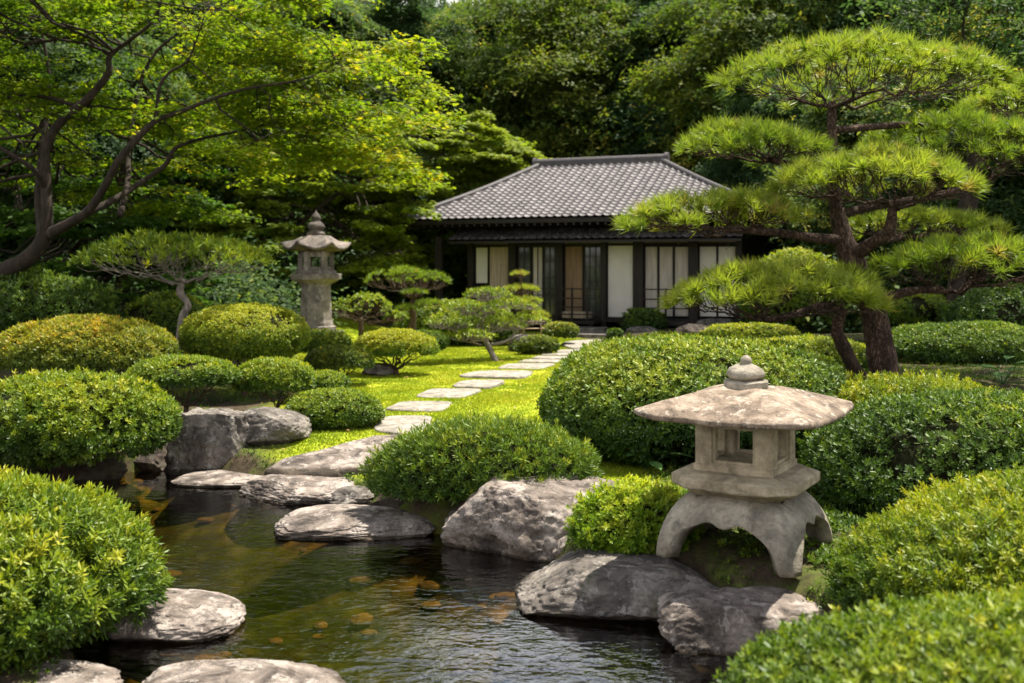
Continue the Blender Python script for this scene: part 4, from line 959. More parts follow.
shrub('smooth round yellow green clipped ball left of the pedestal lantern', 182, 308, 304, 364, 12.4, 'azalea', TP_M, 0.026, 1.1, 0.9, 0.5, 2.25, 0.03, 2.0, 0.74, 0.34, 0.2, True, 8, 11, 0.3, 0.0, layers=2.6, group=GR)
shrub('low spreading shrub above the tall squarish boulder', 130, 238, 356, 394, 10.4, 'azalea', TP_M, 0.034, 1.2, 0.8, 0.45, 2.3, 0.07, 2.4, 0.46, 0.35, 0.25, True, 9, 12, 0.4, 0.0, open_=True, layers=2.6, group=GR)
shrub('rounded shrub above the broad rounded boulder', 233, 316, 358, 400, 10.8, 'azalea', TP_M, 0.034, 1.2, 0.8, 0.42, 2.3, 0.08, 2.6, 0.54, 0.35, 0.25, True, 9, 13, 0.4, 0.0, open_=True, layers=2.6, group=GR)
shrub('small low shrub at the left end of the nearest stepping stone', 283, 384, 389, 427, 10.2, 'azalea', TP_M, 0.032, 1.2, 0.75, 0.35, 2.2, 0.07, 2.6, 0.50, 0.30, 0.25, True, 8, 14, 0.4, 0.0, layers=2.6, group=GR)
shrub('brownish green dome on the lawn edge under the pedestal lantern', 305, 374, 345, 376, 13.8, 'azalea_orange', TP_M, 0.034, 1.1, 0.8, 0.42, 2.4, 0.06, 2.4, 0.30, 0.25, 0.25, True, 8, 15, 0.3, 0.0, open_=True, group=GR)
shrub('small dome at the foot of the pedestal lantern', 292, 352, 329, 352, 15.6, 'azalea', TP_M, 0.034, 1.0, 0.8, 0.42, 2.4, 0.06, 2.4, 0.50, 0.35, 0.25, False, 6, 16, 0.3, 0.0, group=GR)
shrub('umbrella shaped clipped shrub on a short dark stem standing on the lawn', 354, 438, 329, 364, 15.2, 'azalea', TP_M, 0.036, 1.2, 0.85, 0.42, 2.4, 0.06, 2.4, 0.68, 0.50, 0.2, True, 9, 17, 0.3, 0.0, open_=True, trunk=0.05, layers=2.6, group=GR)
shrub('small dark green shrub behind the umbrella shaped one', 404, 450, 330, 350, 17.0, 'azalea', TP_M, 0.036, 1.0, 0.8, 0.42, 2.4, 0.06, 2.4, 0.35, 0.30, 0.25, False, 6, 18, 0.3, 0.0, group=GR)
shrub('brownish low shrub beside the mound rock at the far end of the path', 511, 560, 335, 352, 19.0, 'azalea_orange', TP_S, 0.040, 1.0, 0.8, 0.4, 2.4, 0.1, 2.4, 0.25, 0.25, 0.25, False, 6, 19, 0.3, 0.0, group=GR)
shrub('small yellow green ball shrub beside the house steps', 541, 579, 322, 338, 21.0, 'azalea_orange', TP_S, 0.038, 1.1, 0.85, 0.42, 2.5, 0.05, 2.4, 0.35, 0.35, 0.2, False, 6, 20, 0.3, 0.0, group=GR)
shrub('low green shrub peeping out behind the low spreading one', 286, 350, 371, 392, 11.9, 'azalea', TP_M, 0.034, 1.0, 0.8, 0.42, 2.3, 0.06, 2.4, 0.45, 0.30, 0.25, False, 6, 21, 0.3, 0.0, group=GR)
shrub('dark layered low shrub right of the pine trunk', 880, 1062, 322, 376, 12.4, 'azalea_dark', TP_M, 0.036, 1.2, 0.7, 0.5, 2.2, 0.12, 2.2, 0.45, 0.42, 0.3, True, 10, 22, 0.3, 0.0, open_=True, core=0.75, group=GR)
shrub('bright leaved shrub behind the pine trunk fork', 868, 948, 290, 325, 15.5, 'azalea', TP_M, 0.040, 1.0, 0.8, 0.42, 2.2, 0.12, 2.4, 0.55, 0.35, 0.3, False, 6, 23, 0.3, 0.0, group=GR)
shrub('yellow green shrub in the light left of the pine trunk base', 742, 875, 336, 378, 11.8, 'azalea', TP_M, 0.040, 1.0, 0.8, 0.42, 2.2, 0.10, 2.4, 0.60, 0.35, 0.3, False, 6, 24, 0.3, 0.0, group=GR)
shrub('long low yellow hedge seen above the big clipped dome', 700, 800, 323, 345, 17.0, 'azalea', TP_S, 0.042, 1.0, 0.5, 0.42, 2.6, 0.06, 2.4, 0.65, 0.35, 0.2, False, 6, 25, 0.3, 0.0, group=GR)
shrub('dark bushy shrub at the foot of the white house panel', 612, 668, 308, 334, 24.0, 'azalea_dark', TP_S, 0.055, 1.0, 0.8, 0.42, 2.2, 0.15, 2.4, 0.45, 0.35, 0.3, False, 6, 26, 0.3, 0.0, group=GR)
shrub('tiny dark clipped ball beside the house steps', 606, 624, 328, 341, 22.0, 'azalea_dark', TP_S, 0.040, 1.1, 0.9, 0.45, 2.5, 0.05, 2.4, 0.45, 0.3, 0.2, False, 6, 27, 0.3, 0.0, group=GR)
shrub('broad lit bush behind the lower pine bough near the house corner', 738, 850, 250, 330, 21.0, 'azalea', TP_S, 0.060, 0.9, 0.7, 0.42, 2.2, 0.15, 2.4, 0.60, 0.35, 0.3, False, 6, 28, 0.3, 0.0, group=GR)
shrub('dark bush between pine trunk and right edge in the shade', 945, 1100, 285, 345, 14.5, 'azalea_dark', TP_M, 0.05, 0.9, 0.7, 0.42, 2.2, 0.15, 2.4, 0.40, 0.35, 0.3, False, 6, 29, 0.3, 0.0, group=GR)
shrub('leafy bush at the left edge behind the overhanging shrub', -60, 40, 385, 440, 10.0, 'azalea', TP_M, 0.04, 0.9, 0.7, 0.42, 2.2, 0.15, 2.4, 0.40, 0.35, 0.3, False, 6, 30, 0.3, 0.0, group=GR)
shrub('wide low bush filling the bank behind the flat topped dome', -80, 120, 270, 345, 14.5, 'azalea', TP_M, 0.05, 0.9, 0.6, 0.42, 2.2, 0.2, 2.4, 0.32, 0.25, 0.4, False, 6, 31, 0.3, 0.0, group=GR)
shrub('pale green bush behind the little cloud pine trunk', 120, 215, 292, 345, 15.5, 'azalea', TP_M, 0.05, 0.9, 0.6, 0.42, 2.2, 0.2, 2.4, 0.45, 0.3, 0.4, False, 6, 32, 0.3, 0.0, group=GR)
shrub('low bright bush between the umbrella pine and the crooked pine', 395, 520, 300, 348, 21.5, 'azalea', TP_S, 0.05, 0.9, 0.5, 0.42, 2.2, 0.2, 2.4, 0.45, 0.35, 0.4, False, 6, 33, 0.3, 0.0, group=GR)
shrub('dark bush in the shade behind the left end of the house', 415, 474, 236, 335, 30.0, 'azalea', TP_S, 0.085, 0.9, 0.7, 0.42, 2.2, 0.15, 2.4, 0.30, 0.35, 0.4, False, 6, 35, 0.3, 0.0, group=GR)
# dark bank beneath the near left shrub
# broad-leaved ground plants
def broadplant(label, px, py, z, h, n, seed, name='broad_leaf_plant'):
    p = onz(px, py, z); rng = np.random.default_rng(seed); root = empty(name, (p[0], p[1], tz(p[0], p[1]))); tag(root, label, 'plant', 'broad leaved plants')
    V = []; F = []; st = MB()
    for i in range(n):
        a = i*2.4+rng.uniform(-.3, .3); e = rng.uniform(0.5, 1.2); d = np.array([math.cos(a)*math.cos(e), math.sin(a)*math.cos(e), math.sin(e)]); s = unit(np.cross(d, (0, 0, 1)))
        b = d*h*rng.uniform(0.3, 0.7); L_ = h*rng.uniform(0.5, 0.8); st.tube([(0, 0, 0), b], [0.004, 0.003], 4)
        dd = unit(d*np.array([1, 1, 0.2])); k = len(V)
        for t, wv in ((0, 0.0), (0.25, 0.13), (0.55, 0.17), (0.85, 0.08), (1.0, 0)):
            c_ = b+dd*L_*t+np.array([0, 0, -0.25*L_*t*t]); V += [c_-s*wv*L_*1.3+np.array([0, 0, .04*L_]), c_, c_+s*wv*L_*1.3+np.array([0, 0, .04*L_])]
        for j in range(4):
            for q in (0, 1): F.append((k+j*3+q, k+j*3+q+1, k+j*3+q+4, k+j*3+q+3))
    o = mesh_obj('leaves', V, F, M['fernleaf'], root, True, {'tint': ('FACE', rng.uniform(0.2, 1, len(F)))}); st.build('stalks', M['fernleaf'], root)
broadplant('broad leaved plant in the shade at the foot of the big clipped dome', 645, 470, 0.0, 0.34, 9, 3)
broadplant('taller broad leaved plant at the right edge above the dark broad shrub', 1003, 396, 0.35, 0.38, 12, 4)
broadplant('pale broad leaved plant between the lantern roof and the dark broad shrub', 822, 452, 0.1, 0.42, 12, 5)

# ================================================================== BLACK PINE
pine = empty('black_pine', (*W(885, 382, 10.3)[:2], tz(*W(885, 382, 10.3)[:2])))
tag(pine, 'large cloud pruned pine with flat needle pads and a leaning red brown trunk', 'tree')
PO = np.array(pine.location)
def lim(pts, D=None):
    return np.array([W(a, b, d) for a, b, d in pts])-PO
def smooth_path(P, n=8):
    P = np.asarray(P, float); out_ = []
    Q = np.vstack([2*P[0]-P[1], P, 2*P[-1]-P[-2]])
    for i in range(1, len(Q)-2):
        for t in np.linspace(0, 1, n, endpoint=False):
            out_.append(0.5*((2*Q[i])+(-Q[i-1]+Q[i+1])*t+(2*Q[i-1]-5*Q[i]+4*Q[i+1]-Q[i+2])*t*t+(-Q[i-1]+3*Q[i]-3*Q[i+1]+Q[i+2])*t**3))
    out_.append(P[-1]); return np.array(out_)
def limb(mb, pts, r, n=10, k=6, rough=0.0, seed=0):
    """pts=(px,py,D); r=list of pixel half widths"""
    P = smooth_path(pts, k); R = np.interp(np.linspace(0, 1, len(P)), np.linspace(0, 1, len(r)), r)
    if rough: R = R*(1+rough*fbm(np.stack([np.arange(len(P))*0.7, np.zeros(len(P)), np.zeros(len(P))], 1)+seed, 3, seed))
    mb.tube(P, R, n); return P
u_ = 8.9/FPX
tr = MB()
T1 = limb(tr, lim([(886, 400, 10.3), (884, 372, 10.3), (876, 325, 10.25), (868, 295, 10.2), (852, 262, 10.15), (843, 235, 10.2), (836, 205, 10.25), (833, 170, 10.3), (832, 130, 10.35), (832, 104, 10.4)]),
    [19*u_, 16.5*u_, 15*u_, 14.5*u_, 14*u_, 10.5*u_, 8*u_, 7*u_, 5.5*u_, 5*u_], 14, 7, 0.12, 3)
tr.build('trunk', M['bark'], pine, True)
tr2 = MB(); limb(tr2, lim([(872, 398, 10.25), (858, 375, 10.1), (846, 352, 10.0), (837, 330, 9.95), (842, 312, 9.95)]), [9*u_, 9*u_, 7.5*u_, 7*u_, 6*u_], 10, 6, 0.15, 4)
tr2.build('lower_trunk', M['bark'], pine, True)
NT1, NT2 = needle_tpl(40, 11, 0.075, 12), needle_tpl(40, 12, 0.075, 12)
def pad(x0, x1, yt, yb, D, depth, root_px, seed, nt=420,  name='needle_pad', tintv=0.5, limbpts=None, limbr=None, arch=1.0, NL=0.15, up=0.75, flat=2.3, parent=None, mats=('needle', 'bark'), org=None, tpls=None, ks=(6, 5, 4), br=0.035, tex=0.6, edge=0.65):
    rng = np.random.default_rng(seed*7+5); org = PO if org is None else org; parent = parent or pine; tpls = tpls or (NT1, NT2)
    nt = int(nt*0.76); cx = (x0+x1)/2; c = W(cx, yb, D)-org; rx = (x1-x0)/2/FPX*D-NL*0.6; H = (yb-yt)/FPX*D-NL*0.75; ry = depth/2
    # tufts over a flattened dome
    a = rng.uniform(0, 2*math.pi, nt); q = rng.random(nt)**0.56
    edge_n = 1+0.22*fbm(np.stack([np.cos(a)*1.6, np.sin(a)*1.6, a*0+seed], 1), 3, seed)
    X_ = np.cos(a)*q*rx*edge_n; Y_ = np.sin(a)*q*ry*edge_n
    h = H*(1-q**flat)**0.75*(1+0.30*fbm(np.stack([X_*2.5, Y_*2.5, a*0], 1), 3, seed+2))
    low = rng.random(nt)
    Z_ = H*0.22+h*0.78*(1-0.25*low**2)*arch
    gap = (rx < 0.6) | (rng.random(nt) < 0.0) | (fbm(np.stack([X_*3.2, Y_*3.2, Z_*2], 1)+seed*3, 2, seed+4) > -0.30)
    X_, Y_, Z_, q = X_[gap], Y_[gap], Z_[gap], q[gap]; nt = len(X_)
    P = np.stack([X_, Y_, Z_], 1)+c
    nrm = np.stack([X_/rx*edge*(q+0.1), Y_/ry*edge*(q+0.1), np.full(nt, up)], 1)+rng.normal(0, 0.22, (nt, 3))
    tn = tintv+0.17+0.16*fbm(P*2.2, 3, seed)+0.10*(Z_/max(H, .01)-0.5)+rng.normal(0, 0.09, nt)
    tn = np.where(rng.random(nt) < 0.012, 1.0, np.minimum(tn, 0.90))
    hh = nt//2; sc = NL*rng.uniform(0.6, 1.2, nt)
    parts = [scatter(tpls[0], P[:hh], nrm[:hh], sc[:hh], rng, tn[:hh], 0.06), scatter(tpls[1], P[hh:], nrm[hh:], sc[hh:], rng, tn[hh:], 0.06)]
    pd_ = leafcloud(name, parts, M[mats[0]], parent)
    br_ = MB(); root = W(*root_px)-org
    if limbpts is not None: limb(br_, [W(*p_)-org for p_ in limbpts], limbr, 10, 6, 0.12, seed)
    sel = rng.choice(nt, min(nt, 130), replace=False)
    fan(br_, root, P[sel]-np.array([0, 0, 0.02]), list(ks), br, rng, 0.09, 0.45, 0.55, 0.0045, 6, 0.03)
    br_.build('boughs', M[mats[1]], pd_, True)
    return pd_
pad(708, 1006, 30, 104, 10.4, 2.3, (832, 106, 10.4), 1, 640, tintv=0.50, ks=(6, 5, 4), br=0.045)
pad(664, 838, 112, 168, 10.3, 1.6, (770, 160, 10.3), 2, 330, tintv=0.42, limbpts=[(832, 172, 10.3), (805, 168, 10.3), (770, 160, 10.3)], limbr=[0.05, 0.042, 0.035])
pad(764, 992, 142, 204, 9.5, 1.7, (893, 208, 9.6), 3, 470, tintv=0.60, limbpts=[(852, 258, 10.15), (868, 246, 9.95), (888, 232, 9.7), (893, 208, 9.6)], limbr=[0.06, 0.068, 0.058, 0.045])
pad(614, 832, 186, 236, 9.9, 1.5, (730, 230, 9.9), 4, 400, tintv=0.55, limbpts=[(846, 240, 10.2), (815, 238, 10.0), (770, 232, 9.9), (730, 230, 9.9)], limbr=[0.06, 0.05, 0.042, 0.03], ks=(7, 5, 3))
pad(655, 882, 254, 318, 9.5, 1.5, (765, 320, 9.6), 5, 480, tintv=0.58, limbpts=[(842, 312, 9.95), (825, 306, 9.8), (795, 314, 9.7), (765, 320, 9.6)], limbr=[0.05, 0.045, 0.035, 0.03], ks=(7, 5, 3))
pad(838, 1085, 108, 186, 11.0, 2.0, (985, 182, 11.0), 6, 460, tintv=0.36, limbpts=[(838, 215, 10.25), (880, 205, 10.6), (935, 196, 10.9), (985, 182, 11.0)], limbr=[0.05, 0.045, 0.04, 0.035])
pad(858, 1100, 230, 284, 10.1, 1.7, (950, 292, 10.2), 7, 520, tintv=0.42, limbpts=[(872, 305, 10.2), (892, 296, 10.1), (920, 290, 10.15), (950, 292, 10.2)], limbr=[0.06, 0.05, 0.04, 0.03], ks=(7, 5, 3))
pad(835, 1010, 204, 236, 11.3, 1.3, (900, 238, 11.0), 8, 220, tintv=0.55, limbpts=[(848, 250, 10.2), (870, 244, 10.6), (900, 238, 11.0)], limbr=[0.045, 0.04, 0.03])
pad(960, 1100, 72, 120, 11.6, 1.5, (1040, 118, 11.6), 9, 240, tintv=0.50, limbpts=[(833, 130, 10.35), (900, 125, 10.8), (970, 122, 11.3), (1040, 118, 11.6)], limbr=[0.04, 0.035, 0.03, 0.028])
pad(812, 880, 262, 300, 10.0, 0.8, (845, 300, 10.1), 10, 90, tintv=0.45, limbpts=[(862, 300, 10.2), (845, 300, 10.1)], limbr=[0.03, 0.02])

# second pine trunk seen in the shade behind
t2 = empty('shade_tree', (*W(955, 345, 17)[:2], 0.0)); tag(t2, 'thick dark trunk of a shade tree behind the right pine boughs', 'tree')
mb = MB(); O2 = np.array(t2.location)
limb(mb, [W(955, 350, 17)-O2, W(957, 300, 17)-O2, W(962, 250, 17)-O2, W(972, 180, 17)-O2, W(990, 90, 17)-O2], [0.19, 0.17, 0.16, 0.15, 0.12], 10, 6, 0.1, 2); mb.build('trunk', M['maplebark'], t2, True)
rng = np.random.default_rng(5); parts = []; tg = []
for k in range(46):
    c = W(rng.uniform(900, 1150), rng.uniform(-60, 110), rng.uniform(15.5, 19.5))-O2; n = 130; tg.append(c)
    P = c+rng.normal(0, 1, (n, 3))*np.array([0.55, 0.55, 0.16]); parts.append(scatter(TP_B, P, rng.normal(0, .35, (n, 3))+np.array([0, 0, 1]), 0.13*rng.uniform(.7, 1.2, n), rng, 0.45+rng.normal(0, .12, n)+0.2*rng.normal()))
leafcloud('crown', parts, M['forest'], t2); mb = MB(); fan(mb, W(990, 90, 17)-O2, np.array(tg), [5, 3], 0.1, rng, 0.08, 0.5, 0.2, 0.01); mb.build('limbs', M['maplebark'], t2, True)

# ================================================================== SMALL CLOUD TREES
NS1, NS2 = needle_tpl(22, 21, 0.10, 0), needle_tpl(22, 22, 0.10, 0)
def small_tree(label, base, path, rr, pads, seed, mats=('needle', 'palebark'), NL=0.075, tint=0.5, name='cloud_tree', br=0.02, tpls=None):
    b = W(*base); root = empty(name, (b[0], b[1], tz(b[0], b[1]))); tag(root, label, 'tree', 'small trained garden trees'); O = np.array(root.location)
    mb = MB(); P0 = W(*base)-O; P0[2] = -0.05
    pts = [P0]+[W(*p_)-O for p_ in path]
    limb(mb, pts, rr, 8, 6, 0.15, seed); mb.build('trunk', M[mats[1]], root, True)
    for i, (x0, x1, yt, yb, D, dep, rp, nt) in enumerate(pads):
        pad(x0, x1, yt, yb, D, dep, rp[0], seed*10+i, nt, 'foliage_pad', tint, rp[1], rp[2], NL=NL, parent=root, mats=mats, org=O, tpls=tpls or (NS1, NS2), ks=(6, 4, 3), br=br, edge=0.5)
    return root
small_tree('small flat crowned tree with spreading pale branches left of the pedestal lantern', (176, 338, 12.8), [(182, 322, 12.8), (188, 305, 12.8), (180, 292, 12.8), (184, 280, 12.8)], [0.07, 0.055, 0.045, 0.05, 0.035],
    [(76, 275, 233, 276, 12.8, 1.9, ((184, 282, 12.8), None, None), 1500)], 61, ('azalea', 'palebark'), 0.095, 0.46, br=0.04, tpls=(TP_N, TP_N))
small_tree('umbrella crowned small pine behind the lawn shrubs', (408, 331, 20.5), [(413, 318, 20.5), (411, 308, 20.5), (415, 295, 20.5)], [0.09, 0.075, 0.06, 0.045],
    [(362, 455, 264, 288, 20.5, 1.5, ((415, 295, 20.5), None, None), 330), (412, 448, 297, 306, 20.3, 0.7, ((415, 305, 20.4), None, None), 90), (398, 430, 286, 294, 20.2, .6, ((412, 298, 20.4), None, None), 70), (392, 420, 302, 310, 20.2, .6, ((412, 310, 20.4), None, None), 60)], 62, ('needle', 'twig'), 0.11, 0.35, br=0.03)
small_tree('low crooked pale stemmed pine sprawling over the lawn', (497, 356, 17.4), [(486, 342, 17.5), (478, 330, 17.6), (484, 318, 17.7), (488, 305, 17.8), (486, 290, 17.9)], [0.06, 0.05, 0.042, 0.035, 0.025, 0.02],
    [(462, 512, 286, 300, 17.9, 0.9, ((486, 298, 17.9), None, None), 220), (440, 500, 300, 314, 17.6, 0.9, ((482, 316, 17.7), None, None), 240), (480, 540, 297, 312, 17.8, 0.9, ((488, 308, 17.8), None, None), 240),
     (424, 474, 311, 328, 17.4, 0.9, ((452, 330, 17.5), [(478, 332, 17.6), (465, 334, 17.5), (452, 330, 17.5)], [0.03, 0.025, 0.02]), 220), (470, 530, 316, 330, 17.7, 0.9, ((492, 332, 17.6), [(479, 336, 17.6), (492, 332, 17.6)], [0.03, 0.02]), 220),
     (500, 552, 314, 324, 17.9, 0.7, ((520, 326, 17.8), [(490, 345, 17.5), (508, 340, 17.6), (520, 326, 17.8)], [0.03, 0.025, 0.015]), 160), (446, 500, 328, 341, 17.2, 0.7, ((470, 342, 17.3), [(482, 345, 17.5), (470, 342, 17.3)], [0.02, 0.015]), 160)], 63, ('azalea', 'palebark'), 0.066, 0.52, br=0.018, tpls=(TP_N, TP_M))
small_tree('upright layered young conifer in front of the veranda', (521, 336, 20.5), [(520, 318, 20.5), (522, 300, 20.5), (521, 280, 20.5), (521, 268, 20.5)], [0.05, 0.04, 0.03, 0.02, 0.01],
    [(509, 533, 268, 276, 20.5, .45, ((521, 278, 20.5), None, None), 45), (498, 544, 282, 292, 20.5, .9, ((521, 294, 20.5), None, None), 110), (502, 548, 294, 303, 20.5, .9, ((521, 304, 20.5), None, None), 110), (512, 552, 306, 318, 20.4, .9, ((521, 318, 20.4), None, None), 100)], 64, ('needle', 'twig'), 0.10, 0.72, br=0.015)
small_tree('rounded clipped tree on forked stems right of the pedestal lantern', (361, 336, 18.6), [(361, 326, 18.6), (360, 318, 18.6)], [0.06, 0.05, 0.045],
    [(326, 399, 291, 318, 18.6, 1.2, ((360, 321, 18.6), None, None), 420), (384, 410, 310, 321, 18.4, .5, ((366, 323, 18.5), None, None), 60)], 65, ('azalea', 'twig'), 0.055, 0.50, br=0.03, tpls=(TP_M, TP_W))
small_tree('grey green low pine in the shade at the left edge', (15, 330, 15.5), [(22, 312, 15.5), (30, 298, 15.5)], [0.06, 0.05, 0.04],
    [(-40, 62, 280, 300, 15.5, 1.4, ((28, 304, 15.5), None, None), 260)], 66, ('needle', 'twig'), 0.10, 0.15, br=0.03)
# little bamboo support at the conifer
bf = empty('bamboo_fence', (*W(532, 338, 19.6)[:2], tz(*W(532, 338, 19.6)[:2]))); tag(bf, 'tiny bamboo rail fence standing before the young conifer', 'fence'); O = np.array(bf.location)
for px in (524, 541):
    a = W(px, 340, 19.6)-O; b = W(px, 319, 19.6)-O; mb = MB(); mb.tube([a, b], [0.018, 0.016], 8); mb.build('bamboo_post', M['bamboo'], bf, True)
for py in (322, 329):
    mb = MB(); mb.tube([W(516, py, 19.6)-O, W(545, py-0.6, 19.6)-O], [0.013, 0.012], 8); mb.build('bamboo_rail', M['bamboo'], bf, True)

# ================================================================== MAPLES
def maple(name, label, base, limbs, sprays, mat, leaf, seed, nleaf=230, tint=0.5, grad=None, brk='maplebark', r_t=0.012, root_limbs=None, cat='tree', grp=None, sc=1.0):
    """limbs: list of ([(px,py,D)...], [radii]); sprays: list of (px,py,D,radius)"""
    b = W(*base); root = empty(name, (b[0], b[1], tz(b[0], b[1]))); tag(root, label, cat, grp); O = np.array(root.location); rng = np.random.default_rng(seed)
    A = []
    for i, (pts, rr) in enumerate(limbs):
        mb = MB(); P = limb(mb, [W(*p_)-O for p_ in pts], rr, 10, 7, 0.12, seed+i); mb.build('trunk' if i == 0 else 'limb', M[brk], root, True)
        R = np.interp(np.linspace(0, 1, len(P)), np.linspace(0, 1, len(rr)), rr)
        A += [(P[j], R[j]) for j in range(len(P)) if R[j] < 0.09*sc]
    AP = np.array([a[0] for a in A]); AR = np.array([a[1] for a in A])
    parts = []; bmb = MB()
    for (px, py, D, r) in sprays:
        c = W(px, py, D)-O; n = int(nleaf*(r/0.6/sc)**2*rng.uniform(0.8, 1.2)); tilt = rng.normal(0, 0.10, 2)
        j = np.argmin(((AP-c)**2*np.array([1, 1, 1.6])).sum(1)+0.15*np.abs(AP[:, 2]-c[2]))
        # twigs of the spray: leaves strung along them
        k = max(5, int(9*r/0.6/sc)); dirv = unit((c-AP[j])*np.array([1, 1, 0.15])); ang0 = math.atan2(dirv[1], dirv[0])
        ends = []
        for t in range(k):
            a = ang0+rng.uniform(-1.9, 1.9) if rng.random() < 0.8 else rng.uniform(0, 6.28); q = r*rng.uniform(0.6, 1.15)
            e = c+np.array([math.cos(a)*q, math.sin(a)*q, tilt[0]*math.cos(a)*q+tilt[1]*math.sin(a)*q-0.10*q]); ends.append(e)
            m_ = n//k; s_ = rng.random(m_)**0.7; p = c+(e-c)*s_[:, None]; lat = np.array([-math.sin(a), math.cos(a), 0])
            p = p+lat*(rng.normal(0, 0.15, m_)*r*(1.1-s_*0.5))[:, None]; p[:, 2] += rng.normal(0, 0.035*sc, m_)-0.05*np.abs(rng.normal(0, 1, m_))*leaf*8*0.3
            z = np.array([0, 0, 1.0])+np.column_stack([math.cos(a)*0.25*np.ones(m_), math.sin(a)*0.25*np.ones(m_), np.zeros(m_)])+rng.normal(0, 0.30, (m_, 3))
            tn = tint+rng.normal(0, 0.12)+rng.normal(0, 0.10, m_)+(grad(px, py) if grad else 0)
            parts.append(scatter(TP_MAPLE, p, z, leaf*rng.uniform(0.7, 1.2, m_), rng, tn, 0.05))
        r0 = min(AR[j]*0.7, (0.02+0.014*r/sc)*sc)
        fan(bmb, AP[j], np.array(ends), [1, 3], r0, rng, 0.05, 0.72, 0.0, 0.0035*sc, 5, 0.02)
    leafcloud('crown', parts, M[mat], root); bmb.build('branches', M[brk], root, True)
    return root
rng = np.random.default_rng(31)
lb = [([(-60, 310, 9.2), (0, 274, 9.0), (27, 259, 8.9), (43, 239, 8.9), (47, 215, 8.9), (46, 185, 8.95), (46, 150, 9.0), (58, 125, 9.0), (88, 98, 9.0), (108, 74, 9.0), (110, 56, 9.0), (130, 40, 9.0), (155, 18, 9.0), (165, -20, 9.0)], [0.17, 0.145, 0.125, 0.105, 0.085, 0.078, 0.07, 0.065, 0.058, 0.05, 0.04, 0.03, 0.022, 0.015]),
      ([(50, 234, 8.9), (68, 224, 8.7), (88, 211, 8.6), (104, 188, 8.5), (118, 162, 8.4), (136, 140, 8.4), (156, 121, 8.4), (180, 112, 8.4), (215, 98, 8.4), (250, 88, 8.5), (300, 80, 8.6), (340, 66, 8.8)], [0.095, 0.075, 0.065, 0.058, 0.055, 0.05, 0.04, 0.032, 0.025, 0.02, 0.015, 0.008]),
      ([(82, 215, 8.7), (110, 202, 8.9), (140, 183, 9.2), (165, 165, 9.4), (176, 148, 9.5), (205, 138, 9.7), (245, 130, 9.9), (290, 118, 10.1), (345, 108, 10.4)], [0.06, 0.052, 0.045, 0.04, 0.034, 0.027, 0.02, 0.014, 0.008]),
      ([(156, 121, 8.4), (157, 108, 8.4), (160, 86, 8.4), (170, 72, 8.4), (188, 60, 8.4), (200, 30, 8.4)], [0.035, 0.03, 0.024, 0.02, 0.014, 0.008]),
      ([(46, 190, 8.95), (36, 172, 8.8), (20, 160, 8.7), (-10, 142, 8.6), (-60, 120, 8.5)], [0.05, 0.042, 0.036, 0.028, 0.018]),
      ([(49, 150, 9.0), (42, 132, 9.1), (20, 118, 9.2), (-20, 100, 9.3)], [0.038, 0.03, 0.022, 0.014]),
      ([(42, 236, 8.9), (38, 200, 9.5), (40, 160, 9.8), (50, 90, 10.0), (40, 20, 10)], [0.07, 0.055, 0.045, 0.035, 0.02]),
      ([(120, 215, 8.9), (128, 180, 9.6), (130, 140, 10.0), (150, 60, 10.4), (210, 10, 10.6)], [0.05, 0.045, 0.04, 0.03, 0.015])]
sp = []
def crown_ok(px, py):
    top = -90; bot = np.interp(px, [-90, 0, 60, 150, 230, 300, 360, 420, 470], [235, 215, 190, 215, 205, 190, 185, 150, 110])
    tp = np.interp(px, [-90, 300, 340, 400, 470], [-100, -60, 10, 55, 80])
    return tp < py < bot
while len(sp) < 185:
    px, py = rng.uniform(-90, 412), rng.uniform(-95, 230); D = rng.uniform(8.5, 12.6) if rng.random() < 0.86 or py > -10 else rng.uniform(7.9, 8.4)
    if px > 250: D = rng.uniform(8.4, 10.4)
    elif py > 120: D = rng.uniform(9.6, 12.6)
    if py > 130 and px < 260 and rng.random() < 0.45: continue
    if crown_ok(px, py): sp.append((px, py, D, rng.uniform(0.4, 0.78)))
lb = [([(a, b, d*1.6) for a, b, d in p_], [q*0.95 for q in r_]) for p_, r_ in lb]; sp = [(a, b, d*1.6, r_*1.6) for a, b, d, r_ in sp]
maple('japanese_maple', 'large spreading maple at the left with dark crooked limbs and layered yellow green leaves', (-60, 330, 14.7), lb, sp, 'maple', 0.075, 7, 350, 0.54, lambda x, y: 0.14*np.clip((x-150)/250, -0.8, 1)+0.05, sc=1.6)
# bright maple behind, left of the house
sp = []
while len(sp) < 125:
    px, py = rng.uniform(322, 540), rng.uniform(112, 300)
    e = ((px-430)/108)**2+((py-200)/95)**2
    if e < 1: sp.append((px, py, rng.uniform(29.5, 33) if px > 412 else rng.uniform(26, 31), rng.uniform(0.55, 1.25)))
maple('japanese_maple', 'bright green maple in layers just left of the house roof', (430, 330, 31), [([(432, 330, 31), (430, 290, 31), (438, 250, 31), (445, 215, 31), (440, 170, 31), (448, 130, 31)], [0.2, 0.16, 0.13, 0.09, 0.06, 0.03]),
   ([(431, 280, 31), (405, 240, 30.5), (385, 205, 30), (360, 180, 30)], [0.10, 0.08, 0.06, 0.03]), ([(436, 255, 31), (470, 225, 31.5), (495, 195, 31.5), (515, 175, 31.5)], [0.08, 0.06, 0.04, 0.02])], sp, 'maple_green', 0.125, 8, 330, 0.95)
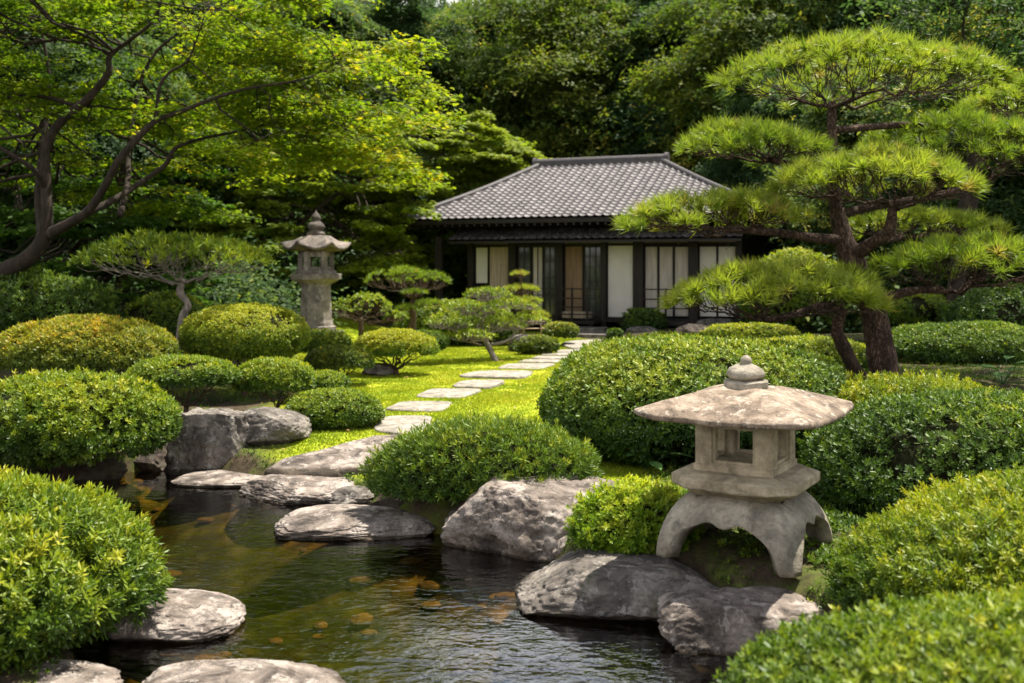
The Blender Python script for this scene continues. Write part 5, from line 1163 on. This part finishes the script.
# yellow tipped maple branches further back over the pedestal lantern
sp = []
while len(sp) < 105:
    px, py = rng.uniform(185, 425), rng.uniform(90, 300)
    e = ((px-300)/125)**2+((py-185)/100)**2
    if e < 1 and not (285 < px < 350 and py > 200): sp.append((px, py, rng.uniform(23.5, 27), rng.uniform(0.5, 0.95)))
maple('japanese_maple', 'yellow green maple standing in the middle distance behind the pedestal lantern', (255, 330, 25.5), [([(255, 330, 25.5), (258, 290, 25.5), (262, 245, 25.5), (255, 210, 25.5), (270, 160, 25.5), (280, 120, 25.5)], [0.2, 0.17, 0.14, 0.10, 0.07, 0.03]),
   ([(258, 270, 25.5), (285, 240, 25.5), (310, 215, 25.2), (345, 190, 25), (385, 175, 25)], [0.11, 0.09, 0.07, 0.05, 0.02]), ([(260, 240, 25.5), (230, 215, 25.5), (205, 190, 25.5)], [0.08, 0.06, 0.03])], sp, 'maple_green', 0.105, 9, 300, 0.85)
sp = []
while len(sp) < 70:
    px, py = rng.uniform(-60, 210), rng.uniform(150, 320)
    sp.append((px, py, rng.uniform(17, 21.5), rng.uniform(0.5, 1.0)))
maple('shade_maple', 'dark green maple filling the shade under the big spreading one', (112, 330, 19), [([(118, 330, 19), (124, 270, 19), (128, 215, 19), (122, 180, 19), (140, 120, 19)], [0.17, 0.14, 0.12, 0.08, 0.03]),
   ([(124, 262, 19), (90, 240, 19), (50, 225, 18.5), (10, 215, 18)], [0.09, 0.07, 0.05, 0.02])], sp, 'maple_green', 0.095, 10, 230, 0.22)

# ================================================================== FOREST TREES
def forest_proto(seed, H, rad, nl, mat, leaf, tint, per=90, clumps=26, bare=0.22):
    rng = np.random.default_rng(seed); root = empty('forest_tree', (0, 0, 0)); mb = MB()
    P = [np.array([0, 0, -0.3])]
    for i in range(1, 7): P.append(np.array([rng.normal(0, 0.12*i/2), rng.normal(0, 0.12*i/2), H*0.85*i/6]))
    tp = smooth_path(P, 5); mb.tube(tp, np.linspace(0.30, 0.06, len(tp))*H/12, 9); mb.build('trunk', M['maplebark'], root, True)
    parts = []; lm = MB()
    for l in range(nl):
        t = bare+(1-bare)*(l+0.5)/nl; a = l*2.4+rng.uniform(-.5, .5); env = math.sin(math.pi*min(1, (t-bare*0.6)/(1.04-bare*0.6))**0.85)**0.7
        rr = rad*env*rng.uniform(0.35, 0.85); c = np.array([math.cos(a)*rr, math.sin(a)*rr, H*t]); R = rad*rng.uniform(0.36, 0.55)*(0.6+0.4*env)
        D = unit(rng.normal(size=(clumps, 3))); D = D[D[:, 2] > -0.65]; C = c+D*R*rng.uniform(0.75, 1.05, (len(D), 1))*np.array([1.15, 1.15, 0.72])
        j = np.argmin(np.abs(tp[:, 2]-(H*t-R*0.9-0.4))); fan(lm, tp[j], C[:14], [3, 3], 0.05*H/12+0.03, rng, 0.08, 0.5, 0.3, 0.014, 5)
        tl = rng.normal(0, 0.10)
        for c_, d_ in zip(C, D):
            n = int(per*rng.uniform(0.6, 1.3)); s = R*0.30*rng.uniform(.8, 1.3)
            Q = c_+rng.normal(0, 1, (n, 3))*np.array([s, s, s*0.38]); Q[:, 2] -= 0.25*((Q[:, :2]-c_[:2])**2).sum(1)/max(s, .1)
            parts.append(scatter(TP_B, Q, unit(d_*0.5+np.array([0, 0, 1.0]))+rng.normal(0, 0.38, (n, 3)), leaf*rng.uniform(0.6, 1.25, n), rng, tint+tl+rng.normal(0, .10)+rng.normal(0, 0.10, n)))
    leafcloud('crown', parts, M[mat], root); lm.build('limbs', M['maplebark'], root, True); return root
def children(o): return [c for c in bpy.data.objects if c.parent == o]
def copy_tree(o):
    c = o.copy(); COL.objects.link(c)
    for ch in children(o):
        d = ch.copy(); COL.objects.link(d); d.parent = c
    return c
protos = [forest_proto(201, 12, 4.2, 17, 'forest', 0.20, 0.50), forest_proto(202, 12, 3.7, 16, 'forest', 0.17, 0.35, 105), forest_proto(203, 12, 4.4, 16, 'forest_y', 0.19, 0.40),
          forest_proto(204, 12, 4.0, 18, 'forest', 0.18, 0.68)]
used = [False]*4
FT = [  # px at trunk, D, height, proto, label
 (60, 30, 13.5, 1, 'dark evergreen behind the left maple limbs'),
 (-60, 26, 12, 0, 'dark tree at the far left edge'),
 (190, 33, 14.5, 0, 'dark tree rising behind the yellow tipped maple crown'),
 (320, 36, 14.0, 3, 'tall tree right of the left maple crown, against the sky'),
 (405, 38, 14.6, 1, 'tall dark tree above the bright green maple'),
 (478, 41, 15.8, 3, 'tall tree with sky showing through its left side'),
 (545, 37, 12.2, 2, 'yellowish tree just above the left end of the roof ridge'),
 (610, 39, 14.6, 0, 'tall dark tree straight above the house ridge'),
 (690, 36, 13.6, 1, 'dark tree above the right end of the house ridge'),
 (760, 38, 14.5, 2, 'olive tinted tree behind the top pine pad'),
 (845, 35, 13.8, 0, 'dark tall tree behind the pine top'),
 (940, 33, 13.5, 1, 'dark tree behind the right pine pads'),
 (1040, 31, 13.0, 3, 'dark tree at the right edge behind the pine'),
 (1130, 29, 12.5, 0, 'dark tree just beyond the right edge'),
 (130, 46, 18.0, 3, 'far tree filling the gap above the left maple'),
 (265, 48, 18.5, 1, 'far tree between the left maple and the tall ones'),
 (370, 50, 18.0, 0, 'far tree in the gap left of the ridge trees'),
 (450, 55, 18.0, 1, 'far tree low behind the bright green maple'),
 (575, 52, 18.5, 3, 'far dark tree glimpsed above the roof ridge'),
 (660, 50, 19.0, 0, 'far tree in the gap above the ridge end'),
 (735, 52, 20.0, 1, 'far tree left of the pine top'),
 (830, 48, 19.0, 3, 'far tree high behind the top pine pad'),
 (910, 46, 18.5, 2, 'far olive tree high above the right pine pads'),
 (1010, 44, 18.0, 0, 'far tree in the top right corner'),
 (10, 42, 17.0, 2, 'far olive tree in the top left corner'),
 (240, 34, 9.0, 1, 'low dark tree behind the pedestal lantern'),
 (345, 37, 9.5, 0, 'low dark tree beside the bright green maple'),
 (450, 44, 10, 1, 'low dark tree at the left house corner'),
 (40, 23, 7.5, 1, 'low dark tree under the left maple'),
 (770, 31, 7.5, 1, 'low dark tree behind the right house corner'),
 (860, 25, 6.5, 3, 'low green tree behind the pine trunk'),
 (960, 22, 5.6, 1, 'low dark tree behind the right boughs of the pine'),
 (1060, 20, 6.0, 0, 'low dark tree at the right edge'),
 (150, 26, 6.8, 0, 'low dark tree behind the flat crowned small tree'),
]
rng = np.random.default_rng(9)
for px, D, H, k, l in FT:
    if 300 < px < 700: D *= 1.22; H *= 1.2
    pr_ = protos[k]
    o = pr_ if not used[k] else copy_tree(pr_)
    used[k] = True
    x = (px-512)/FPX*D; o.location = (x, D, tz(x, D)-0.1); s = min(H, (CAMZ+np.interp(px, [280, 345, 560, 640], [285, 266, 266, 278])/FPX*D-tz(x, D)))/12; o.scale = (s*rng.uniform(0.92, 1.12), s*rng.uniform(0.92, 1.12), s); o.rotation_euler = (0, 0, rng.uniform(0, 6.28))
    tag(o, l, 'tree', 'forest trees behind the garden')
# undergrowth along the forest foot
def undergrowth(seed, x0, x1, y0, y1, n, leaf, hgt):
    rng = np.random.default_rng(seed); parts = []
    for i in range(n):
        x, y = rng.uniform(x0, x1), rng.uniform(y0, y1); z = tz(x, y); m_ = 90; s = rng.uniform(0.4, 0.9)
        P = np.array([x, y, z])+np.abs(rng.normal(0, 1, (m_, 3)))*np.array([0, 0, hgt*0.5])+rng.normal(0, 1, (m_, 3))*np.array([s, s, 0.1])
        parts.append(scatter(TP_B, P, rng.normal(0, .4, (m_, 3))+np.array([0, -0.2, 1]), leaf*rng.uniform(.7, 1.3, m_), rng, 0.42+rng.normal(0, .15)+rng.normal(0, .1, m_)))
    return parts
ug = undergrowth(1, -16, -1.6, 28, 36, 420, 0.15, 1.5)+undergrowth(2, -16, -5, 19, 28, 260, 0.12, 1.2)+undergrowth(3, 6.5, 18, 20, 34, 360, 0.14, 1.3)+undergrowth(4, -26, 30, 36, 52, 420, 0.2, 2.2)
tag(leafcloud('undergrowth', ug, M['forest']), kind='stuff')
